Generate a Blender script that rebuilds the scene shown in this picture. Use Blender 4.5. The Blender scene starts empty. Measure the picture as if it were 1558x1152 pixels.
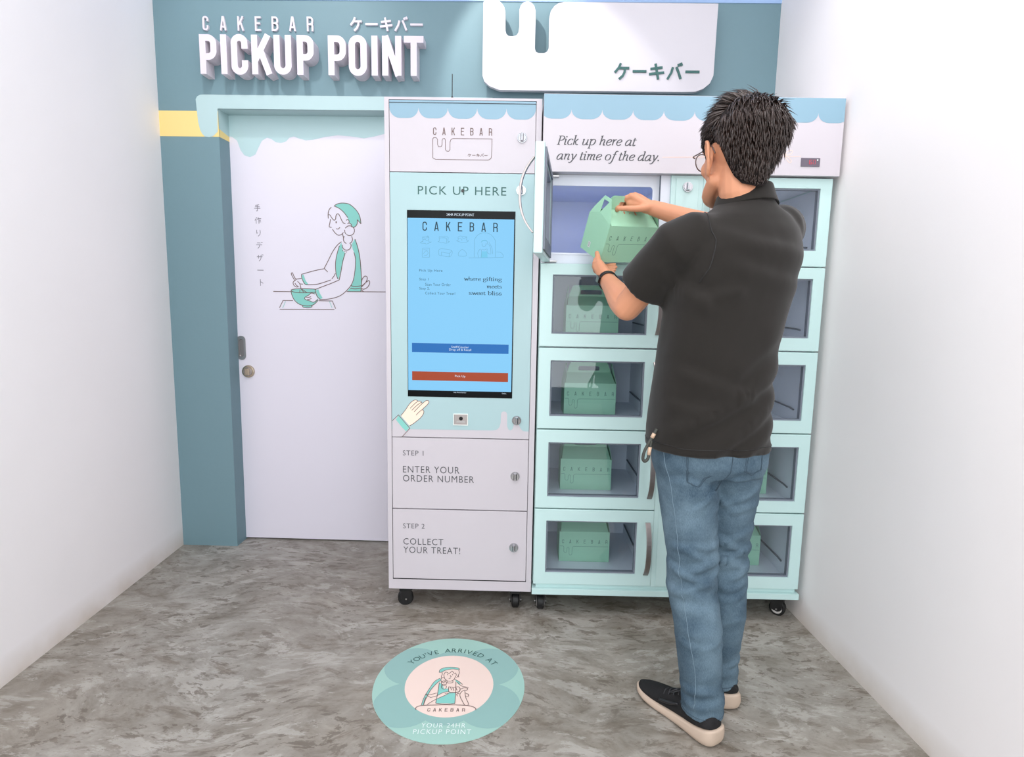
import bpy, bmesh, math, random
from math import sin, cos, pi, radians, sqrt, atan2, hypot
from mathutils import Vector, Matrix, noise
from mathutils.geometry import delaunay_2d_cdt
from mathutils.bvhtree import BVHTree
random.seed(7)
SC = bpy.context.scene
COL = SC.collection

# ------------------------------------------------------------------ camera
def camera():
    f_px, pitch, yaw, roll = 928.0, radians(7.79), radians(1.15), radians(1.05)
    fw = Vector((sin(yaw)*cos(pitch), cos(yaw)*cos(pitch), -sin(pitch)))
    rt = Vector((cos(yaw), -sin(yaw), 0)); up = rt.cross(fw)
    r2 = rt*cos(roll) + up*sin(roll); u2 = up*cos(roll) - rt*sin(roll)
    cd = bpy.data.cameras.new('camera'); cam = bpy.data.objects.new('camera', cd); COL.objects.link(cam)
    cd.sensor_fit = 'HORIZONTAL'; cd.sensor_width = 36.0; cd.lens = f_px/1558*36.0; cd.clip_start = .02
    m = Matrix((r2, u2, -fw)).transposed().to_4x4(); m.translation = (0, 0, 1.25)
    cam.matrix_world = m; SC.camera = cam
camera()
SC.view_settings.view_transform = 'Standard'; SC.view_settings.look = 'None'
SC.view_settings.exposure = 0.0; SC.view_settings.gamma = 1.0; SC.view_settings.use_curve_mapping = False

# ------------------------------------------------------------------ light
def world():
    w = bpy.data.worlds.new('world'); SC.world = w; w.use_nodes = True
    nt = w.node_tree; bg = nt.nodes['Background']
    tc = nt.nodes.new('ShaderNodeTexCoord'); sep = nt.nodes.new('ShaderNodeSeparateXYZ')
    nt.links.new(tc.outputs['Generated'], sep.inputs[0])
    rp = nt.nodes.new('ShaderNodeValToRGB'); e = rp.color_ramp.elements
    e[0].position = .46; e[0].color = (.10, .12, .10, 1); e[1].position = .56; e[1].color = (.80, .90, 1.0, 1)
    mr = nt.nodes.new('ShaderNodeMapRange'); mr.inputs['From Min'].default_value = -1; mr.inputs['From Max'].default_value = 1
    nt.links.new(sep.outputs['Z'], mr.inputs['Value']); nt.links.new(mr.outputs[0], rp.inputs[0])
    nt.links.new(rp.outputs[0], bg.inputs['Color']); bg.inputs['Strength'].default_value = 0.65
world()
def area(name, loc, target, sx, sy, power, col=(1, 1, 1), spread=180):
    l = bpy.data.lights.new(name, 'AREA'); l.shape = 'RECTANGLE'; l.size = sx; l.size_y = sy; l.energy = power; l.color = col
    l.spread = radians(spread)
    o = bpy.data.objects.new(name, l); COL.objects.link(o); o.location = loc
    o.rotation_euler = (Vector(target)-Vector(loc)).to_track_quat('-Z', 'Y').to_euler(); return o
def spot(name, loc, target, power, size, blend, rad, col=(1, 1, 1)):
    l = bpy.data.lights.new(name, 'SPOT'); l.energy = power; l.spot_size = radians(size); l.spot_blend = blend
    l.shadow_soft_size = rad; l.color = col
    o = bpy.data.objects.new(name, l); COL.objects.link(o); o.location = loc
    o.rotation_euler = (Vector(target)-Vector(loc)).to_track_quat('-Z', 'Y').to_euler(); return o
area('overhead_fill', (-.1, .3, 3.02), (-.1, .3, 0), 2.4, 3.0, 44, (1, .98, 1))  # general soft fill added overhead, stands for no particular fitting
area('daylight_shopfront', (0, -1.6, 1.5), (0, 2, 1.0), 2.6, 2.4, 68, (.95, .98, 1))
spot('downlight_sign', (-.3, 2.2, 3.0), (.2, 2.8, 2.0), 42, 50, .3, .02, (1, .98, .95))
spot('downlight_right', (.95, 1.75, 3.0), (1.22, 2.1, 1.7), 30, 80, .8, .05)
spot('downlight_left', (-1.0, 1.95, 3.0), (-1.0, 2.88, 2.4), 24, 70, .8, .05)

# ------------------------------------------------------------------ materials
def lin(c): return tuple(((x/255)/12.92 if x/255 <= .04045 else ((x/255+.055)/1.055)**2.4) for x in c) + (1,)
MATS = {}
def mat(name, rgb, rough=.5, metal=0, spec=.5, emit=0, bump=0, bscale=60, var=0, vscale=8, coat=0, sheen=0, alpha=1):
    m = bpy.data.materials.new(name); m.use_nodes = True; nt = m.node_tree; b = nt.nodes['Principled BSDF']
    c = lin(rgb); b.inputs['Base Color'].default_value = c; b.inputs['Roughness'].default_value = rough
    b.inputs['Metallic'].default_value = metal; b.inputs['Specular IOR Level'].default_value = spec
    b.inputs['Coat Weight'].default_value = coat; b.inputs['Sheen Weight'].default_value = sheen
    if emit:
        b.inputs['Emission Color'].default_value = c; b.inputs['Emission Strength'].default_value = emit
        b.inputs['Base Color'].default_value = (.02, .02, .02, 1)
    tc = None
    if bump or var:
        tc = nt.nodes.new('ShaderNodeTexCoord')
    if var:
        n = nt.nodes.new('ShaderNodeTexNoise'); n.inputs['Scale'].default_value = vscale; n.inputs['Detail'].default_value = 6
        nt.links.new(tc.outputs['Object'], n.inputs['Vector'])
        mx = nt.nodes.new('ShaderNodeMix'); mx.data_type = 'RGBA'
        mx.inputs[6].default_value = tuple(x*(1-var) for x in c[:3])+(1,); mx.inputs[7].default_value = tuple(min(1, x*(1+var)) for x in c[:3])+(1,)
        nt.links.new(n.outputs['Fac'], mx.inputs[0]); nt.links.new(mx.outputs[2], b.inputs['Base Color'])
    if bump:
        n = nt.nodes.new('ShaderNodeTexNoise'); n.inputs['Scale'].default_value = bscale; n.inputs['Detail'].default_value = 4
        nt.links.new(tc.outputs['Object'], n.inputs['Vector'])
        bp = nt.nodes.new('ShaderNodeBump'); bp.inputs['Strength'].default_value = bump; bp.inputs['Distance'].default_value = .01
        nt.links.new(n.outputs['Fac'], bp.inputs['Height']); nt.links.new(bp.outputs[0], b.inputs['Normal'])
    MATS[name] = m; return m
mat('white_wall', (247, 243, 243), .8, bump=.12, bscale=9, var=.03, vscale=2)
def wall_scuff():
    m = MATS['white_wall']; nt = m.node_tree; b = nt.nodes['Principled BSDF']; L = nt.links.new; N = nt.nodes.new
    src = b.inputs['Base Color'].links[0].from_socket
    g = N('ShaderNodeNewGeometry'); sp = N('ShaderNodeSeparateXYZ'); L(g.outputs['Position'], sp.inputs[0])
    n = N('ShaderNodeTexNoise'); n.inputs['Scale'].default_value = 7; n.inputs['Detail'].default_value = 6; L(g.outputs['Position'], n.inputs['Vector'])
    mr = N('ShaderNodeMapRange'); mr.inputs['From Min'].default_value = .10; mr.inputs['From Max'].default_value = 0; L(sp.outputs['Z'], mr.inputs['Value'])
    mu = N('ShaderNodeMath'); mu.operation = 'MULTIPLY'; L(mr.outputs[0], mu.inputs[0]); L(n.outputs['Fac'], mu.inputs[1])
    mx = N('ShaderNodeMix'); mx.data_type = 'RGBA'; L(mu.outputs[0], mx.inputs[0]); L(src, mx.inputs[6]); mx.inputs[7].default_value = lin((196, 180, 160))
    L(mx.outputs[2], b.inputs['Base Color'])
wall_scuff()
mat('ceiling_white', (236, 238, 242), .8)
mat('teal_paint', (113, 143, 152), .55, bump=.05, bscale=40)
mat('mint_paint', (180, 206, 208), .55)
mat('yellow_paint', (240, 214, 140), .55)
mat('bulkhead', (160, 190, 230), .6)
mat('door_white', (226, 222, 233), .38, spec=.35)
mat('drip', (184, 212, 215), .38, spec=.35)
mat('ink', (112, 90, 86), .6)
mat('ink_grey', (128, 124, 134), .6)
mat('ink_dark', (82, 82, 86), .6)
mat('green_ink', (52, 96, 92), .6)
mat('teal', (132, 202, 192), .6)
mat('peach', (250, 226, 206), .5)
mat('letter_white', (222, 214, 223), .5)
mat('board_white', (204, 201, 207), .35)
mat('kiosk_white', (202, 196, 202), .35)
mat('white_print', (202, 196, 202), .36)
mat('kiosk_mint', (168, 197, 200), .33)
mat('scallop_blue', (136, 170, 188), .35)
mat('mint_metal', (197, 226, 224), .32)
mat('gap_dark', (60, 60, 60), .6)
mat('inner_liner', (236, 241, 249), .45)
mat('liner_face', (228, 232, 242), .4)
mat('gasket', (120, 126, 138), .6)
mat('rail_grey', (96, 104, 112), .5)
mat('chrome', (186, 186, 190), .14, 1)
mat('steel', (180, 178, 178), .32, 1)
mat('satin', (168, 160, 158), .38, 1)
mat('brass_steel', (186, 172, 152), .25, 1)
mat('black_plastic', (18, 18, 20), .4)
mat('black_gloss', (8, 9, 12), .18, spec=.12)
mat('lens_black', (10, 10, 12), .2)
mat('rubber', (16, 16, 17), .55)
mat('wheel_grey', (196, 192, 188), .5)
mat('screen_blue', (136, 210, 255), .25, spec=.1, emit=.93)
mat('screen_button_blue', (8, 118, 205), .25, spec=.1, emit=.8)
mat('screen_button_orange', (186, 72, 28), .25, spec=.1, emit=.8)
mat('screen_text_white', (225, 240, 255), .25, spec=.1, emit=.9)
mat('screen_text_dark', (18, 66, 84), .25, spec=.1, emit=.8)
mat('screen_text_mid', (50, 108, 136), .25, spec=.1, emit=.8)
mat('screen_line', (112, 182, 218), .25, spec=.1, emit=.85)
mat('screen_teal', (116, 208, 246), .25, spec=.1, emit=.9)
mat('ribbon', (246, 214, 200), .6)
mat('display_grey', (104, 96, 108), .25)
mat('led_red', (226, 60, 84), .3, emit=.9)
mat('box_mint', (164, 214, 182), .5, bump=.02, bscale=200)
mat('box_print', (96, 132, 116), .6)
mat('label_white', (232, 236, 232), .5)
mat('sticker_mint', (158, 198, 187), .4)
mat('sticker_petal', (141, 181, 176), .4)
mat('sticker_pink', (238, 214, 203), .4)
mat('sticker_white', (240, 248, 246), .4)
mat('sticker_dark', (44, 88, 84), .5)
mat('skin', (214, 150, 116), .5, spec=.35, var=.06, vscale=14, bump=.04, bscale=180)
mat('nail', (226, 170, 150), .35)
mat('lip', (178, 100, 90), .5)
mat('hair_black', (52, 37, 31), .36, spec=.7, var=.45, vscale=30)
mat('hair_under', (24, 18, 16), .8, spec=.2, bump=.5, bscale=120)
mat('eye_white', (230, 228, 224), .2)
mat('eye_iris', (40, 26, 20), .15)
mat('shirt_black', (36, 33, 30), .85, spec=.2, bump=.05, bscale=500, sheen=.15)
mat('strap_black', (22, 21, 20), .5)
mat('watch_face', (10, 11, 14), .1)
mat('jeans_seam', (114, 136, 150), .9)
mat('jeans_stitch', (62, 80, 94), .9)
mat('shoe_black', (14, 13, 15), .8, bump=.15, bscale=420)
mat('shoe_black_gloss', (30, 30, 34), .35)
mat('sole_beige', (194, 174, 156), .6, bump=.03, bscale=60)
mat('sole_brown', (150, 104, 74), .6)
mat('frame_brown', (112, 92, 86), .25, spec=.6)
mat('key_olive', (62, 64, 58), .6)
mat('key_tan', (206, 176, 150), .6)
mat('orange_line', (246, 214, 200), .6)

def glass_mat(name, tint, refl=1.0):
    m = bpy.data.materials.new(name); m.use_nodes = True; nt = m.node_tree; nt.nodes.clear()
    o = nt.nodes.new('ShaderNodeOutputMaterial'); mx = nt.nodes.new('ShaderNodeMixShader')
    tr = nt.nodes.new('ShaderNodeBsdfTransparent'); gl = nt.nodes.new('ShaderNodeBsdfGlossy'); lw = nt.nodes.new('ShaderNodeLayerWeight')
    tr.inputs[0].default_value = lin(tint); gl.inputs['Roughness'].default_value = .02; lw.inputs[0].default_value = .5
    pw = nt.nodes.new('ShaderNodeMath'); pw.operation = 'POWER'; pw.inputs[1].default_value = 5
    nt.links.new(lw.outputs['Facing'], pw.inputs[0])
    ml = nt.nodes.new('ShaderNodeMath'); ml.operation = 'MULTIPLY_ADD'; ml.inputs[1].default_value = .9; ml.inputs[2].default_value = .04*refl; ml.use_clamp = True
    nt.links.new(pw.outputs[0], ml.inputs[0]); nt.links.new(ml.outputs[0], mx.inputs[0])
    nt.links.new(tr.outputs[0], mx.inputs[1]); nt.links.new(gl.outputs[0], mx.inputs[2]); nt.links.new(mx.outputs[0], o.inputs[0])
    MATS[name] = m
glass_mat('door_glass', (246, 249, 252), 1.0)
glass_mat('spectacle_glass', (248, 246, 242), 1.0)

def concrete():
    m = bpy.data.materials.new('concrete_floor'); m.use_nodes = True; nt = m.node_tree; b = nt.nodes['Principled BSDF']
    N = nt.nodes.new; L = nt.links.new
    tc = N('ShaderNodeTexCoord')
    warp = N('ShaderNodeTexNoise'); warp.inputs['Scale'].default_value = 1.3; warp.inputs['Detail'].default_value = 2
    L(tc.outputs['Object'], warp.inputs['Vector'])
    ad = N('ShaderNodeMix'); ad.data_type = 'RGBA'; ad.blend_type = 'LINEAR_LIGHT'; ad.inputs[0].default_value = .2
    L(tc.outputs['Object'], ad.inputs[6]); L(warp.outputs['Color'], ad.inputs[7])
    mp = N('ShaderNodeMapping'); mp.inputs['Rotation'].default_value = (0, 0, radians(28)); mp.inputs['Scale'].default_value = (2.6, 4.0, 1)
    L(ad.outputs[2], mp.inputs['Vector'])
    def noise_tex(vec, sc, det, ro=.5, dist=0):
        n = N('ShaderNodeTexNoise'); n.inputs['Scale'].default_value = sc; n.inputs['Detail'].default_value = det; n.inputs['Roughness'].default_value = ro; n.inputs['Distortion'].default_value = dist
        L(vec, n.inputs['Vector']); return n
    def ramp(src, *st):
        r = N('ShaderNodeValToRGB'); e = r.color_ramp.elements
        e[0].position, e[0].color = st[0]; e[1].position, e[1].color = st[-1]
        for q in st[1:-1]: k = r.color_ramp.elements.new(q[0]); k.color = q[1]
        L(src, r.inputs[0]); return r
    W0, B0 = (1, 1, 1, 1), (0, 0, 0, 1)
    def mulf(x, y):
        m_ = N('ShaderNodeMath'); m_.operation = 'MULTIPLY'; L(x, m_.inputs[0])
        if isinstance(y, float): m_.inputs[1].default_value = y
        else: L(y, m_.inputs[1])
        return m_.outputs[0]
    def over(base, fac, col):
        x = N('ShaderNodeMix'); x.data_type = 'RGBA'; L(fac, x.inputs[0]); L(base, x.inputs[6]); x.inputs[7].default_value = lin(col); return x.outputs[2]
    streak = noise_tex(mp.outputs[0], 2.6, 15, .70, .35)
    big = noise_tex(tc.outputs['Object'], 1.3, 5, .6)
    r1 = ramp(streak.outputs['Fac'], (.30, lin((118, 110, 99))), (.44, lin((143, 137, 128))), (.56, lin((160, 155, 147))), (.70, lin((178, 174, 167))))
    r2 = ramp(big.outputs['Fac'], (.36, lin((150, 138, 122))), (.64, lin((190, 193, 196))))
    mu = N('ShaderNodeMix'); mu.data_type = 'RGBA'; mu.blend_type = 'OVERLAY'; mu.inputs[0].default_value = .40
    L(r1.outputs[0], mu.inputs[6]); L(r2.outputs[0], mu.inputs[7])
    m2 = N('ShaderNodeMapping'); m2.inputs['Rotation'].default_value = (0, 0, radians(52)); m2.inputs['Scale'].default_value = (1.0, 2.3, 1); L(ad.outputs[2], m2.inputs['Vector'])
    patch = noise_tex(ad.outputs[2], 2.4, 5, .62)
    where = ramp(patch.outputs['Fac'], (.36, B0), (.54, W0))
    plate = noise_tex(m2.outputs[0], 5.0, 14, .72, .5)
    pale = ramp(plate.outputs['Fac'], (.545, B0), (.575, (.5, .5, .5, 1)))
    c1 = over(mu.outputs[2], pale.outputs[0], (186, 182, 175))
    blot = ramp(plate.outputs['Fac'], (.375, (.6, .6, .6, 1)), (.42, B0))
    c2 = over(c1, blot.outputs[0], (112, 101, 89))
    fine = noise_tex(m2.outputs[0], 17, 12, .70, .4)
    chips = ramp(fine.outputs['Fac'], (.425, W0), (.455, B0))
    c3 = over(c2, mulf(mulf(chips.outputs[0], where.outputs[0]), .72), (98, 88, 77))
    speck = noise_tex(m2.outputs[0], 46, 6, .6)
    sp_ = ramp(speck.outputs['Fac'], (.33, W0), (.37, B0))
    f2o = over(c3, mulf(sp_.outputs[0], .5), (110, 100, 90))
    L(f2o, b.inputs['Base Color'])
    rr = N('ShaderNodeMapRange'); rr.inputs['To Min'].default_value = .34; rr.inputs['To Max'].default_value = .62
    L(streak.outputs['Fac'], rr.inputs['Value']); L(rr.outputs[0], b.inputs['Roughness'])
    bp = N('ShaderNodeBump'); bp.inputs['Strength'].default_value = .14; bp.inputs['Distance'].default_value = .01
    L(fine.outputs['Fac'], bp.inputs['Height']); L(bp.outputs[0], b.inputs['Normal'])
    MATS['concrete_floor'] = m
concrete()
def denim():
    m = bpy.data.materials.new('denim'); m.use_nodes = True; nt = m.node_tree; b = nt.nodes['Principled BSDF']
    N = nt.nodes.new; L = nt.links.new
    tc = N('ShaderNodeTexCoord')
    a = N('ShaderNodeTexNoise'); a.inputs['Scale'].default_value = 9; a.inputs['Detail'].default_value = 5; L(tc.outputs['Object'], a.inputs['Vector'])
    mp = N('ShaderNodeMapping'); mp.inputs['Scale'].default_value = (520, 520, 160); L(tc.outputs['Object'], mp.inputs['Vector'])
    w = N('ShaderNodeTexNoise'); w.inputs['Scale'].default_value = 1; w.inputs['Detail'].default_value = 3; L(mp.outputs[0], w.inputs['Vector'])
    mx = N('ShaderNodeMix'); mx.data_type = 'FLOAT'; mx.inputs[0].default_value = .3; L(a.outputs['Fac'], mx.inputs[2]); L(w.outputs['Fac'], mx.inputs[3])
    r = N('ShaderNodeValToRGB'); e = r.color_ramp.elements
    e[0].position = .34; e[0].color = lin((54, 73, 89)); e[1].position = .66; e[1].color = lin((108, 130, 144))
    L(mx.outputs[0], r.inputs[0]); L(r.outputs[0], b.inputs['Base Color'])
    b.inputs['Roughness'].default_value = .9; b.inputs['Specular IOR Level'].default_value = .15
    bp = N('ShaderNodeBump'); bp.inputs['Strength'].default_value = .2; bp.inputs['Distance'].default_value = .004
    L(w.outputs['Fac'], bp.inputs['Height']); L(bp.outputs[0], b.inputs['Normal']); MATS['denim'] = m
denim()

# ------------------------------------------------------------------ mesh helpers
def catmull(pts, n=5, closed=False):
    P = [Vector(p) for p in pts]
    if len(P) < 3: return P
    out = []
    m = len(P)
    rng = range(m if closed else m-1)
    for i in rng:
        if closed: a, b, c, d = P[(i-1) % m], P[i], P[(i+1) % m], P[(i+2) % m]
        else: a, b, c, d = P[max(i-1, 0)], P[i], P[i+1], P[min(i+2, m-1)]
        for k in range(n):
            t = k/n
            out.append(.5*((2*b)+(c-a)*t+(2*a-5*b+4*c-d)*t*t+(3*b-a-3*c+d)*t**3))
    if not closed: out.append(P[-1])
    return out
class MB:
    def __init__(s): s.v = []; s.f = []; s.m = []
    def add(s, vs, fs, m=0):
        o = len(s.v); s.v += [tuple(v) for v in vs]
        for f in fs: s.f.append(tuple(i+o for i in f)); s.m.append(m)
        return s
    def box(s, x0, x1, y0, y1, z0, z1, m=0):
        return s.add([(x0, y0, z0), (x1, y0, z0), (x1, y1, z0), (x0, y1, z0), (x0, y0, z1), (x1, y0, z1), (x1, y1, z1), (x0, y1, z1)],
                     [(0, 3, 2, 1), (4, 5, 6, 7), (0, 1, 5, 4), (1, 2, 6, 5), (2, 3, 7, 6), (3, 0, 4, 7)], m)
    def ring(s, o, h, y0, y1, m=0, mi=None):
        # rectangular frame: o, h = (x0,x1,z0,z1) outer and hole
        mi = m if mi is None else mi
        def q(r, y): return [(r[0], y, r[2]), (r[1], y, r[2]), (r[1], y, r[3]), (r[0], y, r[3])]
        V = q(o, y0)+q(h, y0)+q(o, y1)+q(h, y1)
        F = []; G = []
        for i in range(4):
            j = (i+1) % 4
            F += [(i, j, 4+j, 4+i), (8+j, 8+i, 12+i, 12+j), (j, i, 8+i, 8+j)]; G += [(4+i, 4+j, 12+j, 12+i)]
        s.add(V, F, m); s.add(V, G, mi); return s
    def poly(s, pts, y, m=0, holes=()):
        # flat polygon in the x,z plane facing -y
        loops = [list(pts)]+[list(h) for h in holes]; V = []; E = []
        for l in loops:
            o = len(V); k = len(l); V += [Vector((q[0]*100, q[1]*100)) for q in l]; E += [(o+i, o+(i+1) % k) for i in range(k)]
        vo, _, fo, _, _, _ = delaunay_2d_cdt(V, E, [], 0, 1e-5, False)
        S = [(V[i], V[j]) for i, j in E]; V = [Vector((q.x/100, q.y/100, 0)) for q in vo]; F = []
        for t in fo:
            a, b, c = (vo[i] for i in t[:3]); g = (a+b+c)/3; inside = False
            for p0, p1 in S:
                if (p0.y > g.y) != (p1.y > g.y) and g.x < p0.x+(g.y-p0.y)*(p1.x-p0.x)/(p1.y-p0.y): inside = not inside
            if not inside: continue
            F.append(tuple(t) if (b-a).cross(c-a) > 0 else tuple(reversed(t)))
        return s.add([(p.x, y, p.y) for p in V], F, m)
    def prism(s, pts, y0, y1, m=0, holes=()):
        s.poly(pts, y0, m, holes)
        n = len(s.f); s.poly(pts, y1, m, holes)
        for k in range(n, len(s.f)): s.f[k] = tuple(reversed(s.f[k]))
        for lp in [pts]+list(holes):
            ar = sum(lp[i][0]*lp[(i+1) % len(lp)][1]-lp[(i+1) % len(lp)][0]*lp[i][1] for i in range(len(lp)))
            hole = lp is not pts
            L = list(lp) if (ar > 0) != hole else list(reversed(lp))
            k = len(L)
            s.add([(p[0], y0, p[1]) for p in L]+[(p[0], y1, p[1]) for p in L], [(i, k+i, k+(i+1) % k, (i+1) % k) for i in range(k)], m)
        return s
    def ribbon(s, pts, w, y, m=0, closed=False, y1=None):
        s.k = (getattr(s, 'k', 0)+1) % 9; y -= s.k*2e-5
        P = [Vector((p[0], p[1])) for p in pts]
        Q = [P[0]]
        for p in P[1:]:
            if (p-Q[-1]).length > 1e-5: Q.append(p)
        P = Q; n = len(P)
        if closed and (P[0]-P[-1]).length < 1e-5: P.pop(); n -= 1
        if n < 2: return s
        Lp, Rp = [], []
        for i in range(n):
            a = P[i-1] if (i > 0 or closed) else None; b = P[(i+1) % n] if (i < n-1 or closed) else None
            d1 = (P[i]-a).normalized() if a is not None else None; d2 = (b-P[i]).normalized() if b is not None else None
            d = d1 if d2 is None else d2 if d1 is None else (d1+d2)
            if d.length < .25: d = d2
            d = d.normalized(); nn = Vector((-d.y, d.x)); k = 1.0
            if d1 is not None and d2 is not None: k = min(1/max(.3, nn.dot(Vector((-d1.y, d1.x)))), 2.2)
            ww = w[i] if isinstance(w, (list, tuple)) else w
            Lp.append(P[i]+nn*k*ww/2); Rp.append(P[i]-nn*k*ww/2)
        rg = range(n if closed else n-1)
        V = [(p.x, y, p.y) for p in Lp]+[(p.x, y, p.y) for p in Rp]
        s.add(V, [(n+i, n+(i+1) % n, (i+1) % n, i) for i in rg], m)
        if y1 is not None:
            V = V+[(p.x, y1, p.y) for p in Lp]+[(p.x, y1, p.y) for p in Rp]
            F = [(i, (i+1) % n, 2*n+(i+1) % n, 2*n+i) for i in rg]+[(n+(i+1) % n, n+i, 3*n+i, 3*n+(i+1) % n) for i in rg]
            if not closed: F += [(0, 2*n, 3*n, n), (n-1, 2*n-1, 4*n-1, 3*n-1)]
            s.add(V, F, m)
        return s
    def loft(s, rings, m=0, cap=True, closed=False):
        n = len(rings[0]); V = [p for r in rings for p in r]; F = []
        k = len(rings)
        for i in range(k if closed else k-1):
            for j in range(n):
                F.append((i*n+j, i*n+(j+1) % n, ((i+1) % k)*n+(j+1) % n, ((i+1) % k)*n+j))
        if cap and not closed: F += [tuple(reversed(range(n))), tuple(range((k-1)*n, k*n))]
        return s.add(V, F, m)
    def tube(s, pts, r, seg=8, m=0, closed=False, smooth=0):
        P = catmull(pts, smooth, closed) if smooth else [Vector(p) for p in pts]
        n = len(P); rings = []; up = None
        R = (lambda i: r) if not isinstance(r, (list, tuple)) else (lambda i: r[min(len(r)-1, int(i*(len(r)-1)/(n-1)))]*(1-(i*(len(r)-1)/(n-1)) % 1)+r[min(len(r)-1, int(i*(len(r)-1)/(n-1))+1)]*((i*(len(r)-1)/(n-1)) % 1))
        for i in range(n):
            a = P[i-1] if (i or closed) else P[i]; b = P[(i+1) % n] if (i < n-1 or closed) else P[i]
            d = (b-a).normalized()
            if up is None: up = d.orthogonal().normalized()
            up = (up-d*up.dot(d)).normalized(); sd = d.cross(up)
            rings.append([P[i]+(up*cos(2*pi*j/seg)+sd*sin(2*pi*j/seg))*R(i) for j in range(seg)])
        return s.loft(rings, m, True, closed)
    def limb(s, pts, rad, seg=12, m=0, sm=4, sub=True):
        # tapered capsule chain with round ends
        P = [Vector(p)for p in pts]
        Q = catmull([tuple(p)+(q,) for p, q in zip(P, rad)], sm) if sub and len(P) > 2 else [Vector(tuple(p)+(q,)) for p, q in zip(P, rad)]
        C = [Vector(q[:3]) for q in Q]; R = [q[3] for q in Q]
        d0 = (C[0]-C[1]).normalized(); d1 = (C[-1]-C[-2]).normalized()
        pre = [(C[0]+d0*R[0]*sin(a), R[0]*cos(a)) for a in (radians(80), radians(55), radians(28))]
        post = [(C[-1]+d1*R[-1]*sin(a), R[-1]*cos(a)) for a in (radians(28), radians(55), radians(80))]
        allc = pre+list(zip(C, R))+post
        up = None; rings = []
        for i, (c, r) in enumerate(allc):
            a = allc[max(0, i-1)][0]; b = allc[min(len(allc)-1, i+1)][0]; d = (b-a).normalized()
            if up is None: up = d.orthogonal().normalized()
            up = (up-d*up.dot(d)).normalized(); sd = d.cross(up)
            rings.append([c+(up*cos(2*pi*j/seg)+sd*sin(2*pi*j/seg))*r for j in range(seg)])
        return s.loft(rings, m)
    def ball(s, c, rx, ry=None, rz=None, M=None, seg=16, rings=10, m=0):
        ry = ry or rx; rz = rz or rx; V = []; c = Vector(c); M = M or Matrix.Identity(3)
        R = []
        for i in range(rings+1):
            t = -pi/2+pi*i/rings; rr = max(cos(t), .02)
            R.append([c+M@Vector((rx*rr*cos(2*pi*j/seg), ry*rr*sin(2*pi*j/seg), rz*sin(t))) for j in range(seg)])
        return s.loft(R, m)
    def disc(s, c, r, y0, y1, m=0, seg=28, r1=None, ry=None):
        # cylinder along y (front y0)
        r1 = r if r1 is None else r1
        A_ = [(c[0]+r1*cos(2*pi*j/seg), y0, c[1]+r1*sin(2*pi*j/seg)) for j in range(seg)]
        B_ = [(c[0]+r*cos(2*pi*j/seg), y1, c[1]+r*sin(2*pi*j/seg)) for j in range(seg)]
        return s.loft([B_, A_], m)
    def xform(s, M, start=0):
        for i in range(start, len(s.v)): s.v[i] = tuple(M@Vector(s.v[i]))
        return s
    def build(s, name, mats, parent=None, smooth=False, bevel=0, seg=2, auto=None):
        me = bpy.data.meshes.new(name); me.from_pydata(s.v, [], s.f); me.update()
        for k in ([mats] if isinstance(mats, str) else mats): me.materials.append(MATS[k])
        me.polygons.foreach_set('material_index', s.m)
        if smooth: me.polygons.foreach_set('use_smooth', [True]*len(me.polygons))
        o = bpy.data.objects.new(name, me); COL.objects.link(o)
        if parent: o.parent = parent
        if bevel:
            b = o.modifiers.new('bevel', 'BEVEL'); b.width = bevel; b.segments = seg; b.limit_method = 'ANGLE'; b.angle_limit = radians(40)
        if auto:
            me.polygons.foreach_set('use_smooth', [True]*len(me.polygons))
            me.set_sharp_from_angle(angle=radians(auto))
        return o
def tag(o, label, cat, group=None):
    o['label'] = label; o['category'] = cat
    if group: o['group'] = group
    return o
def empty(name, loc, rz=0):
    o = bpy.data.objects.new(name, None); COL.objects.link(o); o.location = loc; o.rotation_euler = (0, 0, rz); o.empty_display_size = .05
    return o
def struct(o): o['kind'] = 'structure'; return o
def recentre(o):
    # put a mesh object's origin at the base of its own shape (keeps it where it stands)
    me = o.data; xs = [v.co for v in me.vertices]
    c = Vector(((min(v.x for v in xs)+max(v.x for v in xs))/2, (min(v.y for v in xs)+max(v.y for v in xs))/2, min(v.z for v in xs)))
    me.transform(Matrix.Translation(-c)); R = o.rotation_euler.to_matrix()
    o.location = Vector(o.location)+R@c; return o
def baked(o):
    dg = bpy.context.evaluated_depsgraph_get(); me = bpy.data.meshes.new_from_object(o.evaluated_get(dg))
    o.modifiers.clear(); old = o.data; o.data = me; return o
def voxel(o, size, it=6, fac=.5):
    r = o.modifiers.new('r', 'REMESH'); r.mode = 'VOXEL'; r.voxel_size = size; r.use_smooth_shade = True
    if it:
        s = o.modifiers.new('s', 'SMOOTH'); s.iterations = it; s.factor = fac
    mats = list(o.data.materials); baked(o)
    if not o.data.materials:
        for m in mats: o.data.materials.append(m)
    o.data.polygons.foreach_set('use_smooth', [True]*len(o.data.polygons)); return o

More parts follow.
